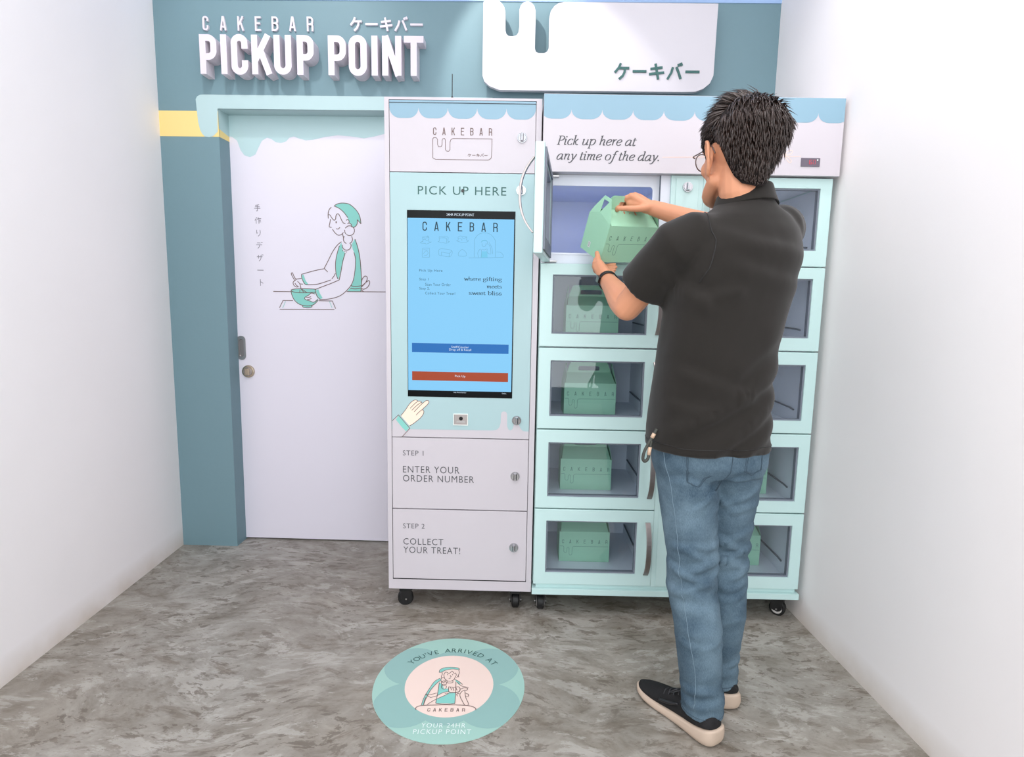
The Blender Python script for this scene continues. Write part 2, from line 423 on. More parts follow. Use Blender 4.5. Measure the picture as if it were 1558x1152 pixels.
# ------------------------------------------------------------------ lettering
def arc(cx, cy, rx, ry, a0, a1, n=7):
    return [(cx+rx*cos(radians(a0+(a1-a0)*i/n)), cy+ry*sin(radians(a0+(a1-a0)*i/n))) for i in range(n+1)]
def block_glyph(c, w, t):
    # condensed block capital, height 1, width w, stroke t: list of (points, closed)
    l, r, b, T = t/2, w-t/2, t/2, 1-t/2; q = min((r-l)*.499, .2); m = .44
    if c == 'I': return [([(w/2, 0), (w/2, 1)], 0)]
    if c == 'P': return [([(l, 0), (l, 1)], 0), ([(l, T)]+arc(r-q, T-q, q, q, 90, 0)+arc(r-q, m+q, q, q, 0, -90)+[(l, m)], 0)]
    if c == 'R': return [([(l, 0), (l, 1)], 0), ([(l, T)]+arc(r-q, T-q, q, q, 90, 0)+arc(r-q, .48+q, q, q, 0, -90)+[(l, .48)], 0), ([(r-q, .48)]+arc(r-q*.6, .36, q*.6, .12, 90, 0)+[(r, 0)], 0)]
    if c == 'B': return [([(l, 0), (l, 1)], 0), ([(l, T)]+arc(r-q, T-q, q, q, 90, 0)+arc(r-q, .53+q*.8, q, q*.8, 0, -90)+[(l, .53)], 0), ([(l, .53)]+arc(r-q, .53-q*.8, q, q*.8, 90, 0)+arc(r-q, b+q, q, q, 0, -90)+[(l, b)], 0)]
    if c == 'C': return [([(r, .64)]+arc(r-q, T-q, q, q, 0, 90)+arc(l+q, T-q, q, q, 90, 180)+arc(l+q, b+q, q, q, 180, 270)+arc(r-q, b+q, q, q, 270, 360)+[(r, .36)], 0)]
    if c == 'O': return [(arc(r-q, T-q, q, q, 0, 90)+arc(l+q, T-q, q, q, 90, 180)+arc(l+q, b+q, q, q, 180, 270)+arc(r-q, b+q, q, q, 270, 360), 1)]
    if c == 'U': return [([(l, 1)]+arc(l+q, b+q, q, q, 180, 270)+arc(r-q, b+q, q, q, 270, 360)+[(r, 1)], 0)]
    if c == 'K': return [([(l, 0), (l, 1)], 0), ([(r, 1), (l+t*.1, .36)], 0), ([(l+.42*(r-l), .62), (r+t*.1, 0)], 0)]
    if c == 'N': return [([(l, 0), (l, 1)], 0), ([(r, 0), (r, 1)], 0), ([(l, 1), (r, 0)], 0)]
    if c == 'T': return [([(0, T), (w, T)], 0), ([(w/2, 0), (w/2, T)], 0)]
    if c == 'E': return [([(l, 0), (l, 1)], 0), ([(l, T), (w, T)], 0), ([(l, .52), (w*.88, .52)], 0), ([(l, b), (w, b)], 0)]
    if c == 'A': return [([(l*.9, 0), (w/2-t*.12, 1)], 0), ([(w-l*.9, 0), (w/2+t*.12, 1)], 0), ([(w*.22, .26), (w*.78, .26)], 0)]
KANA = {'ke': [[(.40, 1), (.28, .72), (.03, .42)], [(.27, .70), (.97, .70)], [(.70, .70), (.66, .42), (.55, .2), (.32, 0)]],
        'bar': [[(0, .5), (1, .5)]],
        'ki': [[(.08, .66), (.88, .76)], [(0, .33), (1, .44)], [(.40, 1), (.62, 0)]],
        'ba': [[(.36, .78), (.27, .45), (.02, .02)], [(.60, .80), (.76, .45), (.92, .05)], [(.72, 1.0), (.80, .84)], [(.88, 1.06), (.97, .88)]],
        'te': [[(.45, .9), (.2, .86)], [(.8, .96), (.45, .9)], [(.15, .66), (.87, .66)], [(.03, .42), (.97, .42)], [(.5, .89), (.52, .12), (.45, .03), (.32, .07)]],
        'saku': [[(.32, .98), (.2, .72), (.03, .48)], [(.22, .70), (.22, 0)], [(.58, .98), (.5, .76), (.38, .58)], [(.49, .77), (1, .77)], [(.64, .77), (.64, 0)], [(.64, .52), (.95, .52)], [(.64, .27), (.97, .27)]],
        'ri': [[(.22, .95), (.20, .62), (.24, .42), (.34, .55)], [(.72, .95), (.77, .6), (.70, .27), (.42, 0)]],
        'de': [[(.18, .86), (.70, .86)], [(.03, .58), (.95, .58)], [(.55, .58), (.5, .3), (.25, .02)], [(.80, 1), (.85, .88)], [(.94, 1), (.99, .88)]],
        'za': [[(.03, .66), (.9, .66)], [(.28, .92), (.28, .38)], [(.68, .92), (.66, .45), (.55, .2), (.35, 0)], [(.82, 1), (.87, .88)], [(.96, 1), (1, .88)]],
        'to': [[(.4, 1), (.4, 0)], [(.4, .62), (.62, .52), (.82, .36)]]}
def kana(mb, key, x0, x1, z0, z1, w, y, m=0, y1=None):
    for p in KANA[key]:
        mb.ribbon([(x0+(x1-x0)*a, z0+(z1-z0)*b) for a, b in p], w, y, m, False, y1)
def block_word(mb, word, x0, x1, z0, h, wr, tr, y, m=0, y1=None):
    # word spread evenly from x0 to x1 in condensed capitals
    n = len(word); w = wr*h; step = (x1-x0-w)/(n-1)
    for i, c in enumerate(word):
        for pts, cl in block_glyph(c, wr, tr): mb.ribbon([(x0+i*step+a*h, z0+b*h) for a, b in pts], tr*h, y, m, cl, y1)
def font_shape(txt, space=1.0, bold=0.0):
    cu = bpy.data.curves.new('t', 'FONT'); cu.body = txt; cu.size = 1; cu.space_character = space; cu.offset = bold; cu.resolution_u = 3; cu.fill_mode = 'FRONT'
    o = bpy.data.objects.new('t', cu); COL.objects.link(o)
    dg = bpy.context.evaluated_depsgraph_get(); me = bpy.data.meshes.new_from_object(o.evaluated_get(dg))
    V = [tuple(v.co) for v in me.vertices]; F = [tuple(p.vertices) for p in me.polygons]
    bpy.data.objects.remove(o); bpy.data.curves.remove(cu); bpy.data.meshes.remove(me); return V, F
def fit_text(mb, txt, x0, x1, z0, z1, y, m=0, space=1.1, bold=-.012):
    V, F = font_shape(txt, space, bold)
    a0, a1 = min(v[0] for v in V), max(v[0] for v in V); b0, b1 = min(v[1] for v in V), max(v[1] for v in V)
    mb.add([(x0+(v[0]-a0)/(a1-a0)*(x1-x0), y, z0+(v[1]-b0)/(b1-b0)*(z1-z0)) for v in V], F, m)
SERIF = {'P': (1.0, [[(.25, 0), (.25, 1.5)], [(.03, 1.5), (.25, 1.5), (.6, 1.5), (.85, 1.36), (.88, 1.12), (.74, .86), (.48, .76), (.25, .78)], [(.03, 0), (.5, 0)]]),
 'i': (.5, [[(0, .92), (.18, 1), (.18, .9), (.18, .15), (.25, 0), (.42, .1)], [(.08, 1.38), (.29, 1.38)]]),
 'c': (.82, [[(.72, .78), (.65, .95), (.45, 1), (.2, .85), (.08, .5), (.18, .12), (.42, 0), (.62, .06), (.75, .2)]]),
 'k': (.9, [[(0, 1.55), (.18, 1.6), (.18, 1.4), (.18, 0)], [(.18, .45), (.4, .65), (.6, .95), (.75, .98)], [(.35, .58), (.55, .1), (.68, 0), (.82, .1)]]),
 'u': (1.05, [[(0, .92), (.16, 1), (.16, .9), (.13, .3), (.2, .05), (.38, 0), (.58, .15), (.72, .45)], [(.75, 1), (.74, .2), (.8, .02), (.98, .12)]]),
 'p': (1.0, [[(0, .92), (.18, 1), (.18, .8), (.18, -.55)], [(-.04, -.55), (.42, -.55)], [(.18, .7), (.4, .95), (.6, 1), (.82, .85), (.85, .5), (.7, .12), (.45, 0), (.25, .08), (.18, .2)]]),
 'h': (1.02, [[(0, 1.55), (.18, 1.6), (.18, 1.4), (.18, 0)], [(.18, .6), (.35, .88), (.55, 1), (.7, .9), (.7, .65), (.68, .15), (.75, 0), (.92, .1)]]),
 'e': (.84, [[(.1, .45), (.5, .55), (.72, .75), (.62, .97), (.42, 1), (.18, .82), (.07, .45), (.18, .1), (.4, 0), (.62, .08), (.74, .22)]]),
 'r': (.68, [[(0, .92), (.18, 1), (.18, .85), (.18, 0)], [(.18, .6), (.35, .9), (.5, 1), (.64, .95)]]),
 'a': (1.03, [[(.75, 1), (.74, .2), (.8, .02), (.98, .12)], [(.75, .85), (.55, 1), (.28, .9), (.08, .5), (.1, .12), (.28, 0), (.5, .12), (.72, .45)]]),
 't': (.56, [[(.2, 1.35), (.18, .2), (.25, 0), (.4, .02), (.52, .14)], [(0, 1), (.5, 1)]]),
 'n': (1.02, [[(0, .92), (.18, 1), (.18, .85), (.18, 0)], [(.18, .6), (.35, .88), (.55, 1), (.7, .9), (.7, .65), (.68, .15), (.75, 0), (.92, .1)]]),
 'y': (.85, [[(0, .9), (.15, 1), (.22, .8), (.38, .08)], [(.75, 1), (.7, .7), (.45, .05), (.25, -.4), (.05, -.55), (-.08, -.42)]]),
 'm': (1.4, [[(0, .92), (.18, 1), (.18, .85), (.18, 0)], [(.18, .6), (.35, .9), (.5, 1), (.62, .9), (.62, .6), (.62, 0)], [(.62, .6), (.8, .9), (.95, 1), (1.08, .9), (1.06, .15), (1.12, 0), (1.28, .1)]]),
 'o': (.92, [[(.42, 1), (.15, .85), (.07, .5), (.15, .15), (.42, 0), (.7, .15), (.78, .5), (.7, .85), (.42, 1)]]),
 'f': (.6, [[(.75, 1.5), (.62, 1.62), (.45, 1.5), (.38, 1), (.28, 0), (.18, -.4), (0, -.55), (-.15, -.45)], [(.1, 1), (.65, 1)]]),
 'F': (.6, [[(.68, 1.5), (.55, 1.6), (.32, 1.5), (.25, 1.2), (.25, 0)], [(.02, 1), (.55, 1)]]),
 'd': (1.03, [[(.55, 1.55), (.76, 1.6), (.76, 1.4), (.74, .2), (.8, .02), (.98, .12)], [(.75, .85), (.55, 1), (.28, .9), (.08, .5), (.1, .12), (.28, 0), (.5, .12), (.72, .45)]]),
 '.': (.4, [[(.08, .1), (.29, .1)]]),
 'w': (1.2, [[(0, 1), (.15, 1), (.38, 0)], [(.38, 0), (.62, 1)], [(.55, 1), (.88, 0)], [(.88, 0), (1.12, 1)]]),
 'g': (.95, [[(.42, 1), (.15, .9), (.12, .6), (.42, .4), (.7, .6), (.68, .9), (.42, 1)], [(.3, .42), (.15, .2), (.4, .08), (.75, 0), (.8, -.3), (.45, -.5), (.1, -.35), (.2, -.05)], [(.66, .92), (.9, 1)]]),
 's': (.75, [[(.62, .8), (.5, .98), (.3, 1), (.12, .85), (.15, .65), (.4, .5), (.65, .35), (.65, .12), (.42, 0), (.2, .03), (.08, .22)]]),
 'b': (1.0, [[(0, 1.55), (.18, 1.6), (.18, 1.4), (.18, 0)], [(.18, .7), (.4, .95), (.6, 1), (.82, .85), (.85, .5), (.7, .12), (.45, 0), (.25, .08), (.18, .2)]]),
 'l': (.42, [[(0, 1.55), (.18, 1.6), (.18, 1.4), (.18, 0)], [(0, 0), (.36, 0)]]), ' ': (.5, [])}
def serif_text(mb, txt, x0, x1, z0, xh, y, m=0, shear=.24, tmin=.10, tmax=.20):
    x = 0; parts = []
    for c in txt:
        adv, st = SERIF[c]
        for p in st:
            q = catmull([(a, b, 0) for a, b in p], 5) if len(p) > 2 else [Vector((a, b, 0)) for a, b in p]
            dot = len(p) == 2 and abs(p[0][0]-p[1][0]) < .25 and p[0][1] == p[1][1]
            ws = []
            for i in range(len(q)):
                d = q[min(i+1, len(q)-1)]-q[max(i-1, 0)]
                ws.append(.2 if dot else tmin+(tmax-tmin)*min(1, abs(d.y)/max(d.length, 1e-6))**1.5)
            parts.append(([(a.x+x, a.y) for a in q], ws))
        x += adv
    x -= .1
    for p, ws in parts:
        k = (x1-x0)/(x+.15); mb.ribbon([(x0+(a+shear*b)*k, z0+b*xh) for a, b in p], [w*(k+xh)/2 for w in ws], y, m)
def draw(mb, items, y, table, dy=.0003):
    # flat printed artwork: fills first come first, later ones lie a hair in front
    for k, e in enumerate(items):
        mi = table.index(e[1]); yy = y-dy*(k/len(items))-(.0 if e[0] == 'f' else .0001)
        if e[0] == 'f': mb.poly(e[3], yy, mi)
        else:
            pts = catmull([(a, b, 0) for a, b in e[3]], 5, False) if e[2] else [Vector((a, b, 0)) for a, b in e[3]]
            mb.ribbon([(p.x, p.y) for p in pts], e[4], yy, mi, bool(e[5]))

# flat printed artwork, metres in the plane of the thing it is printed on
ART={}
ART['door']=[
 ('f','teal',0,[(0.8503,1.498),(0.8612,1.4691),(0.8701,1.4284),(0.8763,1.3699),(0.879,1.311),(0.8763,1.2541),(0.8099,1.2529),(0.8284,1.2746),(0.8443,1.3223),(0.8525,1.3813),(0.8509,1.4281),(0.8405,1.4513),(0.8361,1.4745)]),
 ('f','teal',0,[(0.7872,1.4825),(0.7749,1.4619),(0.7639,1.4267),(0.7572,1.3914),(0.7557,1.3502),(0.7612,1.3267),(0.7693,1.3068),(0.7797,1.3447),(0.7903,1.392),(0.803,1.4332),(0.7925,1.4476)]),
 ('f','teal',0,[(0.758,1.6512),(0.773,1.6594),(0.7968,1.6632),(0.8263,1.659),(0.8498,1.6422),(0.8672,1.6224),(0.8775,1.5996),(0.8813,1.5702),(0.8725,1.5793),(0.8649,1.5879),(0.864,1.5723),(0.8573,1.5595),(0.8453,1.553),(0.8335,1.5643),(0.8249,1.5815),(0.8164,1.6004),(0.8019,1.6197),(0.7814,1.6355)]),
 ('f','teal',0,[(0.594,1.325),(0.602,1.3287),(0.6114,1.3004),(0.6231,1.284),(0.6121,1.2821),(0.6021,1.2914),(0.5954,1.309)]),
 ('f','teal',0,[(0.5403,1.2517),(0.5527,1.259),(0.6013,1.2623),(0.6588,1.2609),(0.6614,1.2419),(0.6702,1.2093),(0.6571,1.1941),(0.6294,1.1804),(0.6386,1.183),(0.6353,1.1745),(0.617,1.1706),(0.5964,1.1744),(0.5929,1.1809),(0.5749,1.1896),(0.5513,1.2131),(0.5428,1.2338)]),
 ('f','door_white',0,[(0.6565,1.2406),(0.6371,1.2415),(0.6247,1.2323),(0.6093,1.2231),(0.6048,1.2141),(0.6149,1.2083),(0.63,1.2044),(0.6481,1.1987),(0.6679,1.2134)]),
 ('s','ink',1,[(0.758,1.6512),(0.773,1.6594),(0.7968,1.6632),(0.8263,1.659),(0.8498,1.6422),(0.8672,1.6224),(0.8775,1.5996),(0.8818,1.5691)],0.0034,0),
 ('s','ink',1,[(0.8818,1.5691),(0.8725,1.5793),(0.8649,1.5884)],0.0034,0),
 ('s','ink',1,[(0.8649,1.5884),(0.8646,1.5734),(0.8579,1.5595),(0.8458,1.5524)],0.0034,0),
 ('s','ink',1,[(0.7549,1.6494),(0.7785,1.6394),(0.799,1.6231),(0.8123,1.6072),(0.8204,1.5958)],0.0034,0),
 ('s','ink',1,[(0.7429,1.6435),(0.732,1.6319),(0.7268,1.6117),(0.7275,1.5916)],0.0034,0),
 ('s','ink',1,[(0.7291,1.6088),(0.7362,1.6072),(0.7431,1.5958),(0.7535,1.5845),(0.7614,1.5892),(0.7635,1.6036),(0.769,1.6123),(0.7767,1.6124),(0.7836,1.5999),(0.7922,1.581),(0.7997,1.5713),(0.808,1.5686)],0.0034,0),
 ('s','ink',1,[(0.7376,1.5888),(0.7342,1.5715),(0.7308,1.5541),(0.7421,1.5508)],0.0034,0),
 ('s','ink',1,[(0.7455,1.5427),(0.7582,1.5256),(0.773,1.5154),(0.788,1.5191),(0.7977,1.5285)],0.0034,0),
 ('s','ink',1,[(0.7634,1.5453),(0.773,1.5443),(0.7815,1.5514)],0.0034,0),
 ('s','ink',1,[(0.8119,1.5842),(0.8191,1.5877),(0.825,1.5832),(0.8248,1.574),(0.8175,1.5681)],0.0034,0),
 ('s','ink',1,[(0.8248,1.5728),(0.8354,1.5661),(0.8387,1.5529)],0.0034,0),
 ('s','ink',1,[(0.7928,1.5232),(0.7956,1.5117),(0.7984,1.5001)],0.0034,0),
 ('s','ink',1,[(0.8521,1.498),(0.8646,1.4604),(0.874,1.4109),(0.8785,1.3523),(0.88,1.2933),(0.8763,1.2541)],0.0034,0),
 ('s','ink',1,[(0.7774,1.4666),(0.7632,1.4208),(0.7569,1.3797),(0.759,1.3355),(0.7669,1.3103)],0.0034,0),
 ('s','ink',1,[(0.8042,1.4332),(0.7915,1.392),(0.7821,1.3448),(0.7729,1.3062)],0.0034,0),
 ('s','ink',1,[(0.7873,1.4854),(0.766,1.4676),(0.7444,1.438),(0.7224,1.3967),(0.7023,1.3599)],0.0034,0),
 ('s','ink',1,[(0.7023,1.3599),(0.71,1.3518),(0.7188,1.3431)],0.0034,0),
 ('s','ink',1,[(0.7023,1.3581),(0.652,1.3473),(0.5923,1.3297)],0.0034,0),
 ('s','ink',1,[(0.5923,1.3297),(0.5936,1.312),(0.6038,1.2884),(0.6139,1.2809)],0.0034,0),
 ('s','ink',1,[(0.6139,1.2809),(0.6685,1.2848),(0.7324,1.3055)],0.0034,0),
 ('s','ink',1,[(0.738,1.3115),(0.7479,1.3235),(0.7554,1.3372)],0.0034,0),
 ('s','ink',1,[(0.8463,1.4368),(0.8529,1.4047),(0.8496,1.3518),(0.8379,1.2985),(0.8131,1.2625),(0.7762,1.2321),(0.7274,1.2163),(0.6788,1.2118)],0.0034,0),
 ('s','ink',1,[(0.7729,1.3062),(0.729,1.2877),(0.6649,1.2628),(0.6568,1.2537)],0.0034,0),
 ('s','ink',1,[(0.6568,1.2537),(0.6641,1.2301),(0.6788,1.2118)],0.0034,0),
 ('s','ink',1,[(0.5918,1.3108),(0.5784,1.3087),(0.5632,1.3067)],0.0034,0),
 ('s','ink',1,[(0.5429,1.3336),(0.549,1.336),(0.5558,1.3202),(0.5661,1.3026)],0.0034,0),
 ('s','ink',1,[(0.5429,1.3336),(0.5456,1.3242),(0.5588,1.3007)],0.0034,0),
 ('s','ink',1,[(0.5631,1.302),(0.5513,1.2923),(0.5533,1.2787),(0.5651,1.2699)],0.0034,0),
 ('s','ink',1,[(0.5596,1.2877),(0.5654,1.2783),(0.5725,1.2736)],0.0034,0),
 ('s','ink',1,[(0.572,1.2968),(0.5814,1.2869),(0.5859,1.2751),(0.5879,1.2596)],0.0034,0),
 ('s','ink',1,[(0.5983,1.2836),(0.585,1.2846)],0.0034,0),
 ('s','ink',1,[(0.5663,1.2688),(0.5773,1.2714)],0.0034,0),
 ('s','ink',1,[(0.8799,1.2874),(0.8833,1.3111),(0.8955,1.3261),(0.9063,1.3233),(0.9061,1.3086),(0.895,1.2906),(0.8797,1.2756)],0.0034,0),
 ('s','ink',1,[(0.8797,1.2785),(0.9042,1.2997),(0.9163,1.3058),(0.9191,1.294),(0.9098,1.2761),(0.8916,1.2651),(0.8784,1.2684)],0.0034,0),
 ('s','ink',1,[(0.8765,1.2636),(0.8884,1.2543)],0.0034,0),
 ('s','ink',1,[(0.8285,1.2806),(0.8496,1.2768),(0.8768,1.2808)],0.0034,0),
 ('s','ink',1,[(0.8253,1.2686),(0.8494,1.2655),(0.8766,1.2702)],0.0034,0),
 ('s','ink',1,[(0.583,1.2572),(0.5814,1.2452)],0.0034,0),
 ('s','ink',1,[(0.5891,1.2597),(0.6008,1.2456)],0.0034,0),
 ('s','ink',1,[(0.5921,1.2597),(0.6159,1.2441)],0.0034,0),
 ('s','ink',1,[(0.6588,1.2609),(0.6013,1.2623),(0.5527,1.259),(0.5403,1.2517),(0.5444,1.2279),(0.5571,1.2042),(0.5809,1.1867),(0.6172,1.1802),(0.6478,1.1879),(0.6702,1.2093)],0.0034,0),
 ('s','ink',1,[(0.5403,1.2499),(0.5644,1.2437),(0.6129,1.2434),(0.6584,1.2466)],0.0034,0),
 ('s','ink',1,[(0.5941,1.181),(0.5958,1.175),(0.617,1.1712),(0.6372,1.1758),(0.6392,1.1836)],0.0034,0),
 ('s','ink',1,[(0.6552,1.2382),(0.6371,1.2415),(0.6247,1.2323),(0.6074,1.2219),(0.6048,1.2141),(0.6149,1.2083),(0.63,1.2044),(0.6481,1.1987),(0.6679,1.2134)],0.0034,0),
 ('s','ink',1,[(0.6122,1.2202),(0.6244,1.2216),(0.6354,1.2248)],0.0034,0),
 ('s','ink',1,[(0.6169,1.2113),(0.6272,1.2127),(0.6376,1.2164)],0.0034,0),
 ('f','teal',0,[(0.6587,1.255),(0.6709,1.2611),(0.6783,1.2422),(0.6911,1.2198),(0.6788,1.2136),(0.6671,1.2301)]),
 ('s','ink',1,[(0.6568,1.2537),(0.6641,1.2301),(0.6788,1.2118)],0.0034,0),
 ('f','ink',0,[(0.7667,1.5748),(0.7666,1.5768),(0.766,1.5785),(0.7652,1.5796),(0.7642,1.58),(0.7631,1.5796),(0.7622,1.5784),(0.7616,1.5768),(0.7614,1.5748),(0.7615,1.5728),(0.7621,1.5711),(0.7629,1.57),(0.764,1.5696),(0.765,1.57),(0.7659,1.5712),(0.7665,1.5729)]),
 ('f','ink',0,[(0.7949,1.4435),(0.7947,1.4444),(0.7942,1.4452),(0.7934,1.4457),(0.7925,1.4458),(0.7916,1.4456),(0.7908,1.4451),(0.7903,1.4444),(0.7901,1.4435),(0.7902,1.4426),(0.7907,1.4418),(0.7915,1.4413),(0.7924,1.4412),(0.7933,1.4414),(0.7941,1.4419),(0.7947,1.4426)]),
 ('f','ink',0,[(0.8056,1.4408),(0.8054,1.4417),(0.8049,1.4424),(0.8042,1.4429),(0.8032,1.4431),(0.8023,1.4429),(0.8015,1.4424),(0.801,1.4416),(0.8008,1.4407),(0.801,1.4398),(0.8015,1.4391),(0.8022,1.4386),(0.8031,1.4384),(0.8041,1.4386),(0.8049,1.4391),(0.8054,1.4399)]),
 ('f','ink',0,[(0.8133,1.4386),(0.8132,1.4395),(0.8127,1.4402),(0.8119,1.4407),(0.811,1.4409),(0.8101,1.4407),(0.8093,1.4402),(0.8087,1.4394),(0.8085,1.4385),(0.8087,1.4376),(0.8092,1.4369),(0.81,1.4364),(0.8109,1.4362),(0.8118,1.4364),(0.8126,1.4369),(0.8131,1.4377)]),
 ('s','ink',0,[(0.8118,1.5195),(0.8178,1.516),(0.8247,1.5145),(0.8317,1.5151),(0.8384,1.5177),(0.844,1.5221),(0.848,1.5278),(0.8501,1.5345),(0.8501,1.5413),(0.8479,1.5478),(0.8438,1.5533),(0.8382,1.5572),(0.8315,1.5593),(0.8245,1.5594),(0.8176,1.5574),(0.8117,1.5535),(0.8072,1.548)],0.0034,0),
 ('s','ink',0,[(0.8043,1.5406),(0.804,1.5393),(0.8039,1.5379),(0.8038,1.5366),(0.8039,1.5352),(0.804,1.5339),(0.8042,1.5325),(0.8044,1.5312),(0.8048,1.5299),(0.8052,1.5287),(0.8057,1.5274),(0.8063,1.5262),(0.807,1.525),(0.8077,1.5239),(0.8085,1.5228),(0.8094,1.5218),(0.8103,1.5208)],0.0034,0),
 ('s','ink',0,[(0.8256,1.4779),(0.828,1.479),(0.8303,1.4803),(0.8323,1.4818),(0.8342,1.4836),(0.8359,1.4856),(0.8373,1.4877),(0.8384,1.49),(0.8393,1.4924),(0.8399,1.4949),(0.8401,1.4974),(0.8401,1.4999),(0.8397,1.5024),(0.839,1.5048),(0.8381,1.5071),(0.8368,1.5092),(0.8353,1.5112)],0.0034,0),
 ('s','ink',0,[(0.8024,1.5107),(0.8008,1.5086),(0.7995,1.5064),(0.7985,1.5041),(0.7977,1.5017),(0.7972,1.4992),(0.7971,1.4967),(0.7973,1.4942),(0.7977,1.4918),(0.7985,1.4894),(0.7996,1.4871),(0.8009,1.485),(0.8025,1.4831),(0.8043,1.4814),(0.8063,1.4799),(0.8085,1.4787),(0.8109,1.4777)],0.0034,0),
 ('s','ink',0,[(0.7915,1.4704),(0.7911,1.4656),(0.7919,1.4609),(0.7938,1.4566),(0.7967,1.4528),(0.8004,1.4498),(0.8048,1.4478),(0.8095,1.4468),(0.8144,1.447),(0.8192,1.4482),(0.8236,1.4505),(0.8273,1.4537),(0.8303,1.4576),(0.8322,1.4621),(0.833,1.4668),(0.8327,1.4716),(0.8312,1.4761)],0.0034,0),
 ('s','ink',0,[(0.4533,1.2465),(0.5402,1.2469)],0.0034,0),
 ('s','ink',0,[(0.8081,1.2523),(0.9952,1.2539)],0.0034,0),
 ('s','ink',0,[(0.548,1.2046),(0.4993,1.2043),(0.4811,1.1692)],0.0034,0),
 ('s','ink',0,[(0.482,1.1621),(0.7469,1.1658)],0.0034,0),
 ('s','ink',0,[(0.6726,1.2063),(0.7381,1.2063),(0.7531,1.1701)],0.0034,0),
 ('s','teal',0,[(0.5113,1.2004),(0.4962,1.1671)],0.0025,0),
 ('s','teal',0,[(0.7241,1.2037),(0.7356,1.174)],0.0025,0)]
ART['door_drip']=[
 ('f','drip',0,[(0.2668,2.0748),(0.2616,1.9602),(0.2861,1.9537),(0.308,1.9373),(0.3227,1.8954),(0.3394,1.873),(0.3649,1.8645),(0.3912,1.8766),(0.4079,1.9092),(0.4245,1.9387),(0.4487,1.9527),(0.469,1.947),(0.4881,1.9336),(0.5137,1.93),(0.5375,1.9371),(0.5535,1.9539),(0.5742,1.959),(0.5996,1.9505),(0.6301,1.9431),(0.6661,1.9465),(0.7176,1.9587),(0.7791,1.9672),(0.8403,1.9631),(0.9014,1.9551),(0.9525,1.9644),(1.0036,1.9776),(1.0647,1.987),(1.1053,1.9875),(1.1058,2.0837)])]
ART['hand']=[
 ('f','white_print',0,[(0.0201,0.7686),(0.0432,0.7934),(0.0865,0.7419),(0.0575,0.7085),(0.0196,0.7076)]),
 ('f','teal',0,[(0.044,0.792),(0.0843,0.7438),(0.0724,0.7296),(0.0577,0.7431),(0.043,0.7616),(0.0335,0.7738)]),
 ('f','peach',0,[(0.0524,0.7899),(0.0617,0.8013),(0.0729,0.8165),(0.084,0.8335),(0.0969,0.8468),(0.1098,0.8516),(0.1179,0.8473),(0.1281,0.8468),(0.1347,0.8395),(0.1465,0.8487),(0.1557,0.85),(0.159,0.8437),(0.152,0.8332),(0.1354,0.8161),(0.1398,0.8087),(0.1373,0.7974),(0.128,0.7841),(0.1132,0.7707),(0.0984,0.7591),(0.0855,0.7513)]),
 ('s','ink',1,[(0.0524,0.7899),(0.0617,0.8013),(0.0729,0.8165),(0.084,0.8335),(0.0969,0.8468),(0.1098,0.8516),(0.1179,0.8473),(0.1281,0.8468),(0.1347,0.8395),(0.1465,0.8487),(0.1557,0.85),(0.159,0.8437),(0.152,0.8332),(0.1354,0.8161),(0.1398,0.8087),(0.1373,0.7974),(0.128,0.7841),(0.1132,0.7707),(0.0984,0.7591),(0.0855,0.7513)],0.0022,0),
 ('s','ink',1,[(0.1179,0.8473),(0.1042,0.8358),(0.0876,0.8187)],0.0022,0),
 ('s','ink',1,[(0.1311,0.8439),(0.1134,0.8305),(0.0942,0.8114)],0.0022,0),
 ('s','ink',1,[(0.1347,0.8395),(0.1171,0.8212),(0.103,0.8053)],0.0022,0),
 ('s','ink',1,[(0.1354,0.8168),(0.1207,0.8045),(0.1103,0.7931)],0.0022,0),
 ('s','ink',0,[(0.0201,0.7697),(0.0432,0.7927),(0.0865,0.7419),(0.0567,0.7081)],0.0022,0)]
ART['splash']=[
 ('s','x',0,[(0.0188,0.7373),(0.0872,0.7382),(0.187,0.739),(0.2977,0.7397),(0.4008,0.7402),(0.4173,0.7436),(0.4263,0.7535),(0.4308,0.7705),(0.4318,0.806),(0.435,0.812),(0.4426,0.8144),(0.4511,0.812),(0.4549,0.8046),(0.4556,0.758),(0.4603,0.7461),(0.4677,0.7414),(0.476,0.7472),(0.4798,0.7604),(0.4826,0.7698),(0.4976,0.7701),(0.5015,0.7609),(0.508,0.7479),(0.5166,0.7399),(0.5258,0.7393),(0.5404,0.7412)],0,0)]
ART['logo']=[
 ('s','x',0,[(0.173,1.7311),(0.173,1.7968),(0.1769,1.8006),(0.1848,1.8007),(0.1902,1.7944),(0.1903,1.7764),(0.1938,1.7697),(0.2024,1.7691),(0.2063,1.7759),(0.2063,1.7916),(0.209,1.7972),(0.2149,1.7981),(0.218,1.7929),(0.2182,1.7599),(0.2221,1.7547),(0.2303,1.7544),(0.2346,1.7601),(0.2345,1.7863),(0.238,1.795),(0.2454,1.7984),(0.3841,1.7987),(0.3833,1.7395),(0.3807,1.7312),(0.3714,1.7262),(0.1848,1.7259),(0.177,1.7285)],0,1)]
